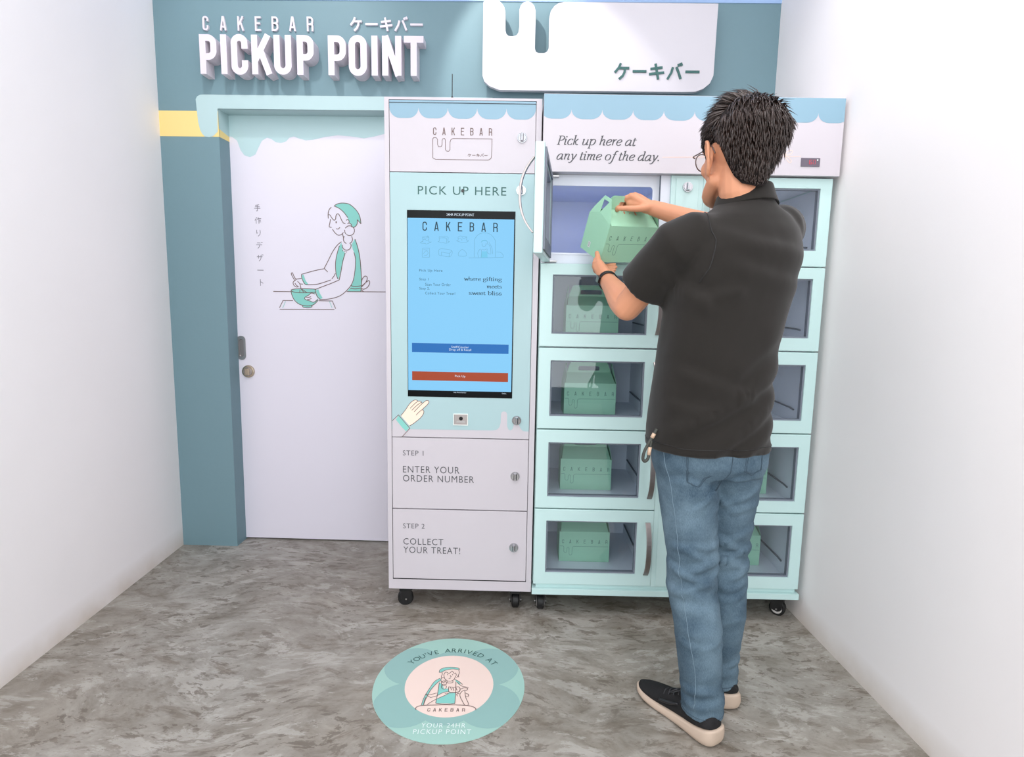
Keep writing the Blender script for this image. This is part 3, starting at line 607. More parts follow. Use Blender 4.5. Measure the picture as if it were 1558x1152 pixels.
ART['board']=[
 ('f','x',0,[(1.4604,2.4726),(1.4711,2.4787),(1.5058,2.4807),(1.5212,2.4801),(1.5368,2.4702),(1.5486,2.4541),(1.5539,2.4344),(1.5551,2.3622),(1.5589,2.3478),(1.5679,2.3395),(1.5776,2.3381),(1.5892,2.3382),(1.6027,2.3427),(1.6103,2.3536),(1.6137,2.3772),(1.6124,2.442),(1.6178,2.46),(1.6291,2.4726),(1.6474,2.4767),(1.6637,2.4718),(1.6755,2.4586),(1.6814,2.4389),(1.6819,2.4137),(1.6813,2.2906),(1.6855,2.2778),(1.6973,2.2714),(1.7206,2.2716),(1.734,2.2782),(1.7406,2.2929),(1.739,2.4106),(1.7452,2.4393),(1.76,2.4592),(1.7789,2.4711),(1.8017,2.4755)]),
 ('f','y',0,[(2.4441,2.4728),(2.4414,2.1884),(2.4281,2.1566),(2.4017,2.1351),(2.369,2.1229),(2.319,2.121),(1.5337,2.1212),(1.4911,2.1368),(1.4682,2.1553),(1.4595,2.1792)])]
ART['arch']=[
 ('f','x',0,[(0.2708,2.0482),(0.2663,1.9532),(0.2552,1.9425),(0.2448,1.9335),(0.2271,1.9286),(0.2073,1.9313),(0.1954,1.943),(0.1869,1.9594),(0.1794,1.9945),(0.1759,2.0471),(0.1733,2.0908),(0.1801,2.1025),(0.1947,2.1101),(0.2164,2.1115)])]
ART['sticker']=[
 ('f','teal',0,[(-0.1868,1.8808),(-0.1846,1.8964),(-0.1703,1.9073),(-0.1475,1.9101),(-0.1261,1.9065),(-0.1208,1.8964),(-0.1429,1.9),(-0.1653,1.8935),(-0.1794,1.8821)]),
 ('f','teal',0,[(-0.1801,1.8504),(-0.1968,1.8323),(-0.2105,1.7918),(-0.2208,1.7528),(-0.2252,1.7181),(-0.2182,1.7181),(-0.213,1.7529),(-0.2032,1.7918),(-0.1888,1.8265),(-0.1763,1.8385)]),
 ('f','teal',0,[(-0.1808,1.8278),(-0.1716,1.8208),(-0.1619,1.795),(-0.1494,1.798),(-0.1443,1.7799),(-0.1245,1.7801),(-0.1232,1.7536),(-0.1229,1.7257),(-0.1818,1.7263),(-0.1805,1.7752)]),
 ('f','teal',0,[(-0.133,1.8448),(-0.1192,1.8348),(-0.1109,1.8214),(-0.1181,1.8184),(-0.1265,1.833)]),
 ('f','sticker_pink',0,[(-0.2185,1.726),(-0.2159,1.7474),(-0.1882,1.7531),(-0.1638,1.777),(-0.148,1.781),(-0.144,1.7766),(-0.1538,1.766),(-0.1869,1.7412),(-0.2073,1.7198)]),
 ('s','ink',1,[(-0.1868,1.8808),(-0.1846,1.8964),(-0.1703,1.9073),(-0.1475,1.9101),(-0.1261,1.9065),(-0.1208,1.8964),(-0.1429,1.9),(-0.1653,1.8935),(-0.1794,1.8821),(-0.1868,1.8808)],0.0021,0),
 ('s','ink',1,[(-0.1777,1.884),(-0.1754,1.8717),(-0.1772,1.8594),(-0.1745,1.8504)],0.0021,0),
 ('s','ink',1,[(-0.1698,1.8687),(-0.1661,1.8822),(-0.1604,1.8811),(-0.1541,1.8749),(-0.149,1.8812),(-0.1439,1.8887),(-0.1365,1.8763),(-0.1317,1.8782),(-0.128,1.8642)],0.0021,0),
 ('s','ink',1,[(-0.1226,1.8939),(-0.1198,1.8815),(-0.122,1.8642),(-0.1273,1.8539)],0.0021,0),
 ('s','ink',1,[(-0.1224,1.8691),(-0.1199,1.8557)],0.0021,0),
 ('s','ink',1,[(-0.1698,1.8687),(-0.1664,1.8517),(-0.1585,1.8386),(-0.1452,1.8352),(-0.1347,1.8436),(-0.1302,1.8629)],0.0021,0),
 ('s','ink',1,[(-0.1489,1.8658),(-0.1452,1.8579),(-0.1491,1.8549)],0.0021,0),
 ('s','ink',1,[(-0.1522,1.8476),(-0.1463,1.8489)],0.0021,0),
 ('s','ink',1,[(-0.1801,1.8504),(-0.1968,1.8323),(-0.2105,1.7918),(-0.2208,1.7528),(-0.2245,1.7181)],0.0021,0),
 ('s','ink',1,[(-0.2182,1.7181),(-0.213,1.7529),(-0.2032,1.7918),(-0.1885,1.8236),(-0.1788,1.8372)],0.0021,0),
 ('s','ink',1,[(-0.1808,1.8278),(-0.1805,1.7752),(-0.1818,1.7263)],0.0021,0),
 ('s','ink',1,[(-0.1273,1.833),(-0.1241,1.7701),(-0.1229,1.7257)],0.0021,0),
 ('s','ink',1,[(-0.2187,1.7704),(-0.2104,1.7611),(-0.2003,1.753)],0.0021,0),
 ('s','ink',1,[(-0.2003,1.753),(-0.182,1.7613),(-0.1638,1.777),(-0.1463,1.7821)],0.0021,0),
 ('s','ink',1,[(-0.218,1.7704),(-0.204,1.7666),(-0.1834,1.7751)],0.0021,0),
 ('s','ink',1,[(-0.218,1.7218),(-0.2177,1.7393),(-0.2155,1.7529)],0.0021,0),
 ('s','ink',1,[(-0.2073,1.7198),(-0.1869,1.7412),(-0.1538,1.766),(-0.1457,1.7754)],0.0021,0),
 ('s','ink',1,[(-0.1818,1.7263),(-0.1534,1.7223),(-0.1222,1.7257)],0.0021,0),
 ('s','ink',1,[(-0.158,1.7726),(-0.1367,1.7755),(-0.1145,1.7768)],0.0021,0),
 ('s','ink',1,[(-0.1483,1.8066),(-0.1443,1.7799),(-0.1155,1.7813),(-0.1114,1.7954),(-0.1173,1.8068),(-0.1316,1.8027),(-0.1483,1.8066)],0.0021,0),
 ('s','ink',1,[(-0.1426,1.8037),(-0.1378,1.7895)],0.0021,0),
 ('s','ink',1,[(-0.1351,1.8009),(-0.1297,1.7868)],0.0021,0),
 ('s','ink',1,[(-0.1262,1.8039),(-0.1203,1.788)],0.0021,0),
 ('s','ink',1,[(-0.1126,1.7802),(-0.1106,1.7937),(-0.0987,1.8013),(-0.0876,1.7985),(-0.09,1.7894),(-0.1015,1.787),(-0.1102,1.7658),(-0.0988,1.7322),(-0.092,1.7185)],0.0021,0),
 ('s','ink',1,[(-0.096,1.7859),(-0.0909,1.7538),(-0.0816,1.727),(-0.0826,1.7186)],0.0021,0),
 ('s','ink',1,[(-0.0954,1.7759),(-0.0842,1.7693),(-0.0837,1.7594),(-0.0918,1.7582)],0.0021,0),
 ('s','ink',1,[(-0.1226,1.8301),(-0.1104,1.8127),(-0.0972,1.807),(-0.0849,1.8025)],0.0021,0),
 ('s','ink',1,[(-0.133,1.8448),(-0.1192,1.8348),(-0.1052,1.8185)],0.0021,0),
 ('s','ink',1,[(-0.1555,1.8339),(-0.1556,1.8268),(-0.1463,1.8257),(-0.1373,1.8282),(-0.1379,1.8358)],0.0021,0),
 ('s','ink',1,[(-0.1176,1.7591),(-0.1201,1.7701),(-0.1121,1.7729)],0.0021,0),
 ('s','ink',0,[(-0.1657,1.8529),(-0.1678,1.8542),(-0.17,1.8547),(-0.1721,1.8542),(-0.1739,1.8529),(-0.1754,1.8507),(-0.1765,1.848),(-0.177,1.8448),(-0.1769,1.8414),(-0.1763,1.838),(-0.1752,1.8349),(-0.1737,1.8322),(-0.1718,1.8302),(-0.1697,1.8289),(-0.1676,1.8285),(-0.1655,1.8289),(-0.1637,1.8303)],0.0021,0),
 ('s','ink',0,[(-0.1637,1.8303),(-0.1631,1.8309),(-0.1626,1.8316),(-0.1622,1.8323),(-0.1618,1.8332),(-0.1614,1.8341),(-0.1611,1.835),(-0.1609,1.836),(-0.1607,1.8371),(-0.1606,1.8382),(-0.1605,1.8393),(-0.1605,1.8404),(-0.1606,1.8416),(-0.1607,1.8427),(-0.1609,1.8438),(-0.1612,1.845),(-0.1615,1.8461)],0.0021,0),
 ('s','ink',0,[(-0.1626,1.8351),(-0.1647,1.8363),(-0.1668,1.8368),(-0.1689,1.8363),(-0.1708,1.835),(-0.1722,1.8329),(-0.1733,1.8302),(-0.1738,1.8271),(-0.1737,1.8237),(-0.1731,1.8204),(-0.172,1.8173),(-0.1705,1.8147),(-0.1686,1.8127),(-0.1666,1.8114),(-0.1645,1.811),(-0.1624,1.8115),(-0.1606,1.8128)],0.0021,0),
 ('s','ink',0,[(-0.1606,1.8128),(-0.1601,1.8134),(-0.1596,1.814),(-0.1591,1.8148),(-0.1587,1.8156),(-0.1584,1.8165),(-0.1581,1.8175),(-0.1578,1.8185),(-0.1576,1.8195),(-0.1575,1.8206),(-0.1575,1.8216),(-0.1575,1.8228),(-0.1575,1.8239),(-0.1577,1.825),(-0.1579,1.8261),(-0.1581,1.8272),(-0.1584,1.8283)],0.0021,0),
 ('s','ink',0,[(-0.161,1.8175),(-0.1631,1.8187),(-0.1652,1.8191),(-0.1673,1.8187),(-0.1691,1.8174),(-0.1706,1.8153),(-0.1716,1.8127),(-0.1721,1.8096),(-0.1721,1.8064),(-0.1715,1.8031),(-0.1704,1.8001),(-0.1689,1.7975),(-0.167,1.7955),(-0.165,1.7943),(-0.1629,1.7939),(-0.1608,1.7943),(-0.159,1.7956)],0.0021,0),
 ('s','ink',0,[(-0.159,1.7956),(-0.1585,1.7962),(-0.158,1.7968),(-0.1576,1.7976),(-0.1572,1.7984),(-0.1568,1.7993),(-0.1565,1.8002),(-0.1563,1.8012),(-0.1561,1.8022),(-0.156,1.8032),(-0.1559,1.8043),(-0.1559,1.8054),(-0.156,1.8065),(-0.1561,1.8076),(-0.1563,1.8087),(-0.1566,1.8098),(-0.1569,1.8108)],0.0021,0),
 ('f','ink',0,[(-0.1559,1.8688),(-0.1561,1.8697),(-0.1565,1.8705),(-0.157,1.871),(-0.1576,1.8712),(-0.1582,1.871),(-0.1586,1.8705),(-0.1589,1.8697),(-0.1589,1.8688),(-0.1587,1.8678),(-0.1583,1.867),(-0.1578,1.8665),(-0.1572,1.8663),(-0.1566,1.8665),(-0.1562,1.8671),(-0.1559,1.8678)]),
 ('f','ink',0,[(-0.1397,1.8689),(-0.1399,1.8699),(-0.1403,1.8707),(-0.1408,1.8712),(-0.1414,1.8714),(-0.142,1.8712),(-0.1424,1.8706),(-0.1427,1.8698),(-0.1427,1.8689),(-0.1425,1.868),(-0.1421,1.8672),(-0.1416,1.8667),(-0.141,1.8665),(-0.1405,1.8667),(-0.14,1.8672),(-0.1397,1.868)]),
 ('s','ink',1,[(-0.2371,1.6957),(-0.2398,1.7008),(-0.2372,1.7091),(-0.2224,1.7155),(-0.1844,1.7178),(-0.1427,1.7192),(-0.0937,1.7175),(-0.0707,1.7129),(-0.0582,1.7037),(-0.0578,1.6959)],0.0026,0)]
ART['icons']=[
 ('s','screen_line',1,[(0.1274,1.4325),(0.1347,1.4376),(0.1376,1.4369),(0.1361,1.4511),(0.1391,1.454),(0.1565,1.4543),(0.1595,1.4515),(0.1595,1.4373),(0.1682,1.436),(0.1565,1.4308),(0.1507,1.4286),(0.1449,1.4306),(0.1332,1.4312),(0.1274,1.4325)],0.0012,0),
 ('s','screen_line',1,[(0.1369,1.4512),(0.1478,1.4499),(0.158,1.4515)],0.0012,0),
 ('s','screen_line',1,[(0.1376,1.4426),(0.1449,1.4456),(0.1507,1.4414),(0.158,1.4444)],0.0012,0),
 ('s','screen_line',1,[(0.1514,1.4528),(0.1551,1.4578),(0.1573,1.4529)],0.0012,0),
 ('s','screen_line',1,[(0.1923,1.4385),(0.1974,1.4407),(0.1966,1.4535),(0.2002,1.4557),(0.2206,1.4553),(0.2293,1.4533),(0.2287,1.4398),(0.2338,1.4385),(0.2236,1.4326),(0.2061,1.4352),(0.193,1.4371)],0.0012,0),
 ('s','screen_line',1,[(0.1973,1.4507),(0.2221,1.4504),(0.2236,1.4341)],0.0012,0),
 ('s','screen_line',1,[(0.26,1.4425),(0.2658,1.4447),(0.2657,1.4546),(0.2729,1.459),(0.2817,1.4577),(0.2962,1.4566),(0.2963,1.4452),(0.3036,1.4425),(0.292,1.4366),(0.2731,1.4377),(0.26,1.4418)],0.0012,0),
 ('s','screen_line',1,[(0.2657,1.4504),(0.2788,1.4478),(0.2789,1.4421)],0.0012,0),
 ('s','screen_line',1,[(0.2802,1.4535),(0.2875,1.4507),(0.2962,1.4551)],0.0012,0),
 ('s','screen_line',1,[(0.1353,1.4112),(0.139,1.4134),(0.158,1.4137),(0.1609,1.4116),(0.1616,1.3845),(0.158,1.3815),(0.1375,1.3812),(0.1349,1.384),(0.1353,1.4112)],0.0012,0),
 ('s','screen_line',1,[(0.139,1.3941),(0.1492,1.4043),(0.1565,1.3973),(0.1507,1.3886),(0.1419,1.3884)],0.0012,0),
 ('s','screen_line',1,[(0.139,1.4084),(0.1565,1.4073)],0.0012,0),
 ('s','screen_line',1,[(0.1945,1.4065),(0.2047,1.4124),(0.2412,1.4073),(0.2427,1.3916),(0.2325,1.3842),(0.2048,1.3881),(0.196,1.3908),(0.1945,1.4065)],0.0012,0),
 ('s','screen_line',1,[(0.2047,1.4009),(0.2339,1.3971),(0.2419,1.4066)],0.0012,0),
 ('s','screen_line',1,[(0.2339,1.3971),(0.2333,1.385)],0.0012,0),
 ('s','screen_line',1,[(0.2047,1.4009),(0.2055,1.3884)],0.0012,0),
 ('s','screen_line',1,[(0.2805,1.4122),(0.2733,1.4064),(0.2668,1.3977),(0.2676,1.3891),(0.2734,1.3871),(0.2924,1.3874),(0.2967,1.3925),(0.2952,1.3996),(0.2893,1.4066),(0.2805,1.4122)],0.0012,0)]
ART['icons2']=[
 ('s','screen_line',1,[(0.3247,1.3843),(0.3249,1.44),(0.3277,1.4514),(0.3363,1.4629),(0.3478,1.4694),(0.3609,1.4718),(0.3739,1.4703),(0.3871,1.4637),(0.3974,1.4511),(0.4012,1.4384),(0.402,1.3856)],0.0013,0),
 ('s','screen_line',1,[(0.4053,1.4043),(0.4199,1.4031),(0.4287,1.3961),(0.4311,1.3876)],0.0013,0),
 ('s','screen_line',1,[(0.3497,1.4375),(0.3539,1.4433),(0.3612,1.4455),(0.3684,1.4449),(0.3722,1.4379),(0.3708,1.4293)],0.0013,0),
 ('s','screen_line',1,[(0.3526,1.4347),(0.3541,1.4262),(0.36,1.4221),(0.3658,1.4264),(0.3678,1.435)],0.0013,0),
 ('s','screen_line',1,[(0.3773,1.4351),(0.3794,1.4366),(0.3824,1.431),(0.3891,1.4183),(0.3923,1.3969)],0.0013,0),
 ('s','screen_line',1,[(0.3766,1.4309),(0.3818,1.4238),(0.3849,1.4111),(0.3858,1.3968)],0.0013,0),
 ('s','screen_line',1,[(0.3456,1.4133),(0.3398,1.406),(0.3377,1.396),(0.3415,1.3839)],0.0013,0),
 ('s','screen_line',1,[(0.3485,1.4147),(0.3515,1.4048),(0.3503,1.3841)],0.0013,0),
 ('s','screen_line',1,[(0.3717,1.4151),(0.3726,1.4009),(0.3851,1.3961)],0.0013,0),
 ('s','screen_line',1,[(0.3543,1.4134),(0.3616,1.4107),(0.3688,1.4151)],0.0013,0),
 ('s','screen_line',0,[(0.3051,1.3814),(0.3867,1.3834),(0.4311,1.3861)],0.0016,0),
 ('f','screen_teal',0,[(0.3515,1.4055),(0.3718,1.4059),(0.3736,1.384),(0.3488,1.3833)]),
 ('f','screen_teal',0,[(0.3482,1.4354),(0.3518,1.4433),(0.3597,1.4469),(0.3684,1.4457),(0.3721,1.4407),(0.3656,1.4428),(0.3569,1.4422)])]
ART['ribbon']=[
 ('s','ribbon',1,[(0.7891,1.7527),(0.8389,1.7536),(0.8521,1.7634),(0.8657,1.7675),(0.8691,1.7627),(0.8608,1.754),(0.841,1.7517)],0.0022,0),
 ('s','ribbon',1,[(0.8429,1.7536),(0.8466,1.7441),(0.8588,1.7289),(0.8659,1.7271),(0.8669,1.7329),(0.8577,1.7424),(0.8429,1.7536)],0.0022,0)]

# ------------------------------------------------------------------ setting
WALL_O = Vector((-1.55, 2.90, 0)); WALL_A = -radians(2.5)
KIOSK_O = Vector((-.425, 2.28, 0)); KIOSK_A = -radians(2.0)
LOCK_O = Vector((.14, 2.245, 0)); LOCK_A = -radians(1.6)
CEIL = 3.1
def on_wall(o, offset_only=True):
    o.location = WALL_O; o.rotation_euler = (0, 0, WALL_A); return o
b = MB(); b.box(-2.2, 1.9, -2.6, 3.4, -.12, 0); struct(b.build('floor', 'concrete_floor'))
b = MB(); b.box(-2.2, 1.9, -1.4, 3.4, CEIL, CEIL+.1); struct(b.build('ceiling', 'ceiling_white'))
b = MB(); b.box(-1.70, -1.548, -1.4, 3.1, 0, CEIL); struct(b.build('wall_left', 'white_wall'))
b = MB(); b.prism([(0, 0), (.15, 0), (.15, CEIL), (0, CEIL)], 0, 4.2)
o = b.build('wall_right', 'white_wall'); o.location = (1.2825, -1.4, 0); o.rotation_euler = (0, 0, atan2(.104, 4.18)); struct(o)

def back_wall():
    U = 2.734; d = .16; ox0, ox1, oz = .2715, 1.30, 2.051; top = 2.505
    b = MB()
    # wall body around the door recess
    b.box(0, ox0, 0, d, 0, oz, 0); b.box(ox1, U, 0, d, 0, oz, 0); b.box(0, U, 0, d, oz, top, 0)
    b.box(0, U, -.004, d, top, CEIL, 3)
    # painted bands: yellow stripe, mint arch with its drip, mint door reveal
    e = .0008
    b.poly([(0, 1.931), (.2715, 1.931), (.2715, 2.041), (0, 2.041)], -e, 2)
    ar = ART['arch'][0][3]
    pts = [(1.5, 2.0515), (ox0, 2.0515)]+list(ar)+[(.30, 2.1105), (1.5, 2.1105)]
    b.poly(pts, -2*e, 1)
    x = ox0+e
    b.add([(x, 0, 2.051), (x, 0, 1.966), (x, .1, 1.952), (x, .1, 2.051)], [(0, 1, 2, 3)], 1)
    b.add([(x, 0, 1.966), (x, 0, 1.931), (x, .1, 1.931), (x, .1, 1.952)], [(0, 1, 2, 3)], 2)
    b.add([(ox0, 0, oz-e), (ox0, .1, oz-e), (ox1, .1, oz-e), (ox1, 0, oz-e)], [(0, 1, 2, 3)], 1)
    o = b.build('wall_back', ['teal_paint', 'mint_paint', 'yellow_paint', 'bulkhead']); on_wall(o); struct(o)
back_wall()

def sliding_door():
    b = MB(); b.box(.262, 1.32, .095, .135, .008, 2.3, 0)
    tbl = ['door_white', 'drip']
    pts = list(ART['door_drip'][0][3]); pts = [(p[0], min(p[1], 2.0505) if p[1] < 2.05 else 2.08) for p in pts]
    b.poly(pts, .0945, 1)
    d = b.build('door_1', tbl); on_wall(d); struct(d)
    a = MB(); t = ['ink', 'teal', 'door_white']; draw(a, ART['door'], .0943, t); a.build('door_illustration', t, d)
    k = MB(); zs = [1.6355, 1.578, 1.520, 1.462, 1.404, 1.346, 1.288]; xs = [.391, .392, .393, .394, .395, .395, .396]
    for i, g in enumerate(['te', 'saku', 'ri', 'de', 'za', 'bar', 'to']):
        if g == 'bar': k.ribbon([(xs[i]-.015, zs[i]), (xs[i]+.015, zs[i])], .0032, .0943)
        else: kana(k, g, xs[i]-.0155, xs[i]+.0155, zs[i]-.0155, zs[i]+.0155, .0028, .0943)
    k.build('door_lettering', 'ink_grey', d)
    # flush pull
    def stad(w, h, n=10): return arc(0, h/2-w/2, w/2, w/2, 0, 180, n)+arc(0, -h/2+w/2, w/2, w/2, 180, 360, n)
    cx, cz = .2885, .972
    h = MB(); out = [(cx+p[0], cz+p[1]) for p in stad(.041, .118)]; inn = [(cx+p[0], cz+p[1]) for p in stad(.023, .086)]
    h.prism(out, .0915, .097, 0, [inn]); n = len(inn)
    inn2 = [(cx+p[0]*.85, cz+p[1]*.95) for p in stad(.023, .086)]
    h.loft([[(p[0], .093, p[1]) for p in inn], [(p[0], .0948, p[1]) for p in inn2]], 1, cap=False); h.poly(inn2, .0948, 1)
    h.build('pull_handle', ['steel', 'satin'], d)
    l = MB(); c = (.3175, .857)
    l.disc(c, .0315, .086, .096, 0, 32, .029); l.disc(c, .022, .082, .087, 1, 28, .021)
    l.box(c[0]-.012, c[0]+.010, .074, .083, c[1]-.017, c[1]+.017, 0)
    l.build('door_lock', ['brass_steel', 'satin'], d, bevel=.0012)
sliding_door()

# ------------------------------------------------------------------ raised letters on the wall
def sign_letters():
    white = 'letter_white'
    def letter(name, pts_list, x0, x1, z0, z1, t, depth, label, group, kanakey=None):
        b = MB()
        if kanakey: kana(b, kanakey, x0, x1, z0, z1, t, -depth, 0, 0)
        else:
            h = z1-z0; w = (x1-x0)/h
            for pts, cl in block_glyph(pts_list, w, t): b.ribbon([(x0+a*h, z0+q*h) for a, q in pts], t*h, -depth, 0, cl, 0)
        o = b.build('raised_letter', white); on_wall(o); recentre(o); tag(o, label, 'letter', group)
    big = [('P', .237, .311, 'thick white letter P that begins the word PICKUP'), ('I', .328, .356, 'thick white letter I of PICKUP, between its P and C'), ('C', .374, .447, 'thick white letter C of the word PICKUP'),
           ('K', .463, .549, 'thick white letter K of the word PICKUP'), ('U', .560, .636, 'thick white letter U of the word PICKUP'), ('P', .660, .733, 'thick white letter P that ends the word PICKUP'),
           ('P', .795, .872, 'thick white letter P that begins the word POINT'), ('O', .884, .962, 'thick white letter O of the word POINT'), ('I', .982, 1.009, 'thick white letter I of POINT, between its O and N'),
           ('N', 1.028, 1.111, 'thick white letter N of the word POINT'), ('T', 1.122, 1.206, 'thick white letter T that ends the word POINT')]
    for c, x0, x1, lab in big:
        z0, z1 = (2.175, 2.336) if c not in 'CO' else (2.173, 2.338)
        letter(c, c, x0, x1, z0, z1, .165, .07, lab+' on the teal wall', 'letters of PICKUP POINT on the teal wall')
    small = [('C', .224, .250, 'small flat white letter C that begins CAKEBAR'), ('A', .301, .329, 'small flat white letter A of CAKEBAR, right after its C'), ('K', .379, .407, 'small flat white letter K of CAKEBAR'),
             ('E', .456, .482, 'small flat white letter E of CAKEBAR'), ('B', .530, .559, 'small flat white letter B of CAKEBAR'), ('A', .607, .636, 'small flat white letter A of CAKEBAR, between its B and R'), ('R', .685, .713, 'small flat white letter R that ends CAKEBAR')]
    for c, x0, x1, lab in small: letter(c, c, x0, x1, 2.3755, 2.435, .125, .01, lab+' on the teal wall', 'letters of CAKEBAR on the teal wall')
    kn = [('ke', .876, .928, 'first white katakana character, with three slanting strokes'), ('bar', .942, .996, 'white katakana long dash second in its line'), ('ki', 1.006, 1.060, 'white katakana character with two bars crossed by a stroke'),
          ('ba', 1.071, 1.126, 'white katakana character with two legs and two ticks'), ('bar', 1.138, 1.193, 'white katakana long dash that ends its line')]
    for c, x0, x1, lab in kn: letter(c, c, x0, x1, 2.379, 2.434, .0085, .01, lab+', above POINT on the teal wall', 'katakana characters above the word POINT', c)
sign_letters()

def logo_board():
    t = empty('logo_board', WALL_O+Matrix.Rotation(WALL_A, 3, 'Z')@Vector((2.0, 0, 2.13)), WALL_A)
    tag(t, 'large white cake shaped board with dripping top, on teal wall over the lockers', 'sign')
    left, right = ART['board'][0][3], ART['board'][1][3]
    lt = []
    P = [Vector((a, c, 0)) for a, c in left]
    lt = [(p.x, p.y) for p in P]
    outline = lt+[(a, c) for a, c in right]
    b = MB(); b.prism(outline, -.07, -.045, 0); b.build('board', 'board_white', t)
    for x, z in ((1.6, 2.25), (2.3, 2.25), (1.78, 2.38), (2.3, 2.42)):
        s = MB(); s.box(x-.03, x+.03, -.0445, -.0005, z-.03, z+.03); s.build('standoff', 'board_white', t)
    k = MB()
    for c, x0, x1 in (('ke', 2.022, 2.086), ('bar', 2.099, 2.157), ('ki', 2.169, 2.232), ('ba', 2.246, 2.308), ('bar', 2.322, 2.381)):
        kana(k, c, x0, x1, 2.170, 2.233, .0095, -.0745, 0, -.0695)
    o = k.build('katakana_lettering', 'green_ink', t); o['label'] = 'dark green katakana lettering'
    for ch in t.children: ch.data.transform(Matrix.Translation((-2.0, 0, -2.13)))
logo_board()

# ------------------------------------------------------------------ shared parts
def cam_lock(parent, x, z, y=0, r=.0185):
    b = MB(); b.disc((x, z), r, y-.006, y, 0, 32, r*.93); b.disc((x, z), r*.80, y-.0085, y-.006, 0, 32, r*.74)
    # finger wing: wedge standing on the disc
    n = len(b.v); w, h = r*.34, r*.74
    b.loft([[(x-w, y-.008, z-h), (x+w, y-.008, z-h), (x+w, y-.008, z+h), (x-w, y-.008, z+h)], [(x-w*.4, y-.019, z-h*.8), (x+w*.4, y-.019, z-h*.8), (x+w*.4, y-.019, z+h*.8), (x-w*.4, y-.019, z+h*.8)]], 0)
    return b.build('lock', 'chrome', parent, auto=35)
def caster(parent, x, y, top, ang=0, wheelm='rubber', hub='black_plastic'):
    c = empty('caster', (x, y, 0), ang); c.parent = parent
    r = .031
    f = MB(); f.box(-.028, .028, -.028, .028, top-.006, top); f.disc((0, 0), .016, -.016, .016, 0, 16)
    n = len(f.v)-32
    for i in range(n, len(f.v)):
        v = f.v[i]; f.v[i] = (v[0], v[2], top-.012+v[1]*.35)
    f.prism([(-.02, top-.012), (.02, top-.012), (.024, .03), (.012, .024), (-.012, .024), (-.02, .034)], -.021, -.017); f.prism([(-.02, top-.012), (.02, top-.012), (.024, .03), (.012, .024), (-.012, .024), (-.02, .034)], .017, .021)
    f.box(-.026, .026, -.021, .021, top-.03, top-.008)
    fo = f.build('fork', 'black_plastic', c, bevel=.002)
    w = MB()
    w.loft([[(k*r*cos(2*pi*j/24), yy, r+k*r*sin(2*pi*j/24)) for j in range(24)] for k, yy in ((.3, -.0135), (.85, -.014), (1, -.010), (1, .010), (.85, .014), (.3, .0135))], 0)
    for s in (-1, 1):
        w.loft([[(k*r*cos(2*pi*j/24), yy, r+k*r*sin(2*pi*j/24)) for j in range(24)] for k, yy in ((.42, s*.0142), (.42, s*.0152), (.66, s*.0152), (.66, s*.0142))], 1, closed=True)
        w.disc((0, r), .0035, -.0235 if s < 0 else .019, -.019 if s < 0 else .0235, 2, 10)
    w.build('wheel', [wheelm, hub, 'steel'], c, auto=35)
    return c
def scallops(x0, step, n, xmax, ztop, ztip, zb):
    # lower edge of a scalloped awning from x0, left to right
    pts = []
    for i in range(n):
        a, c = x0+i*step, x0+(i+1)*step; q = step*.36; hh = ztip-zb
        pts += [(a+q*(1-cos(radians(t))), ztip-hh*sin(radians(t))) for t in range(0, 91, 15)]
        pts += [(c-q*(1-cos(radians(t))), ztip-hh*sin(radians(t))) for t in range(90, -1, -15)]
    return pts

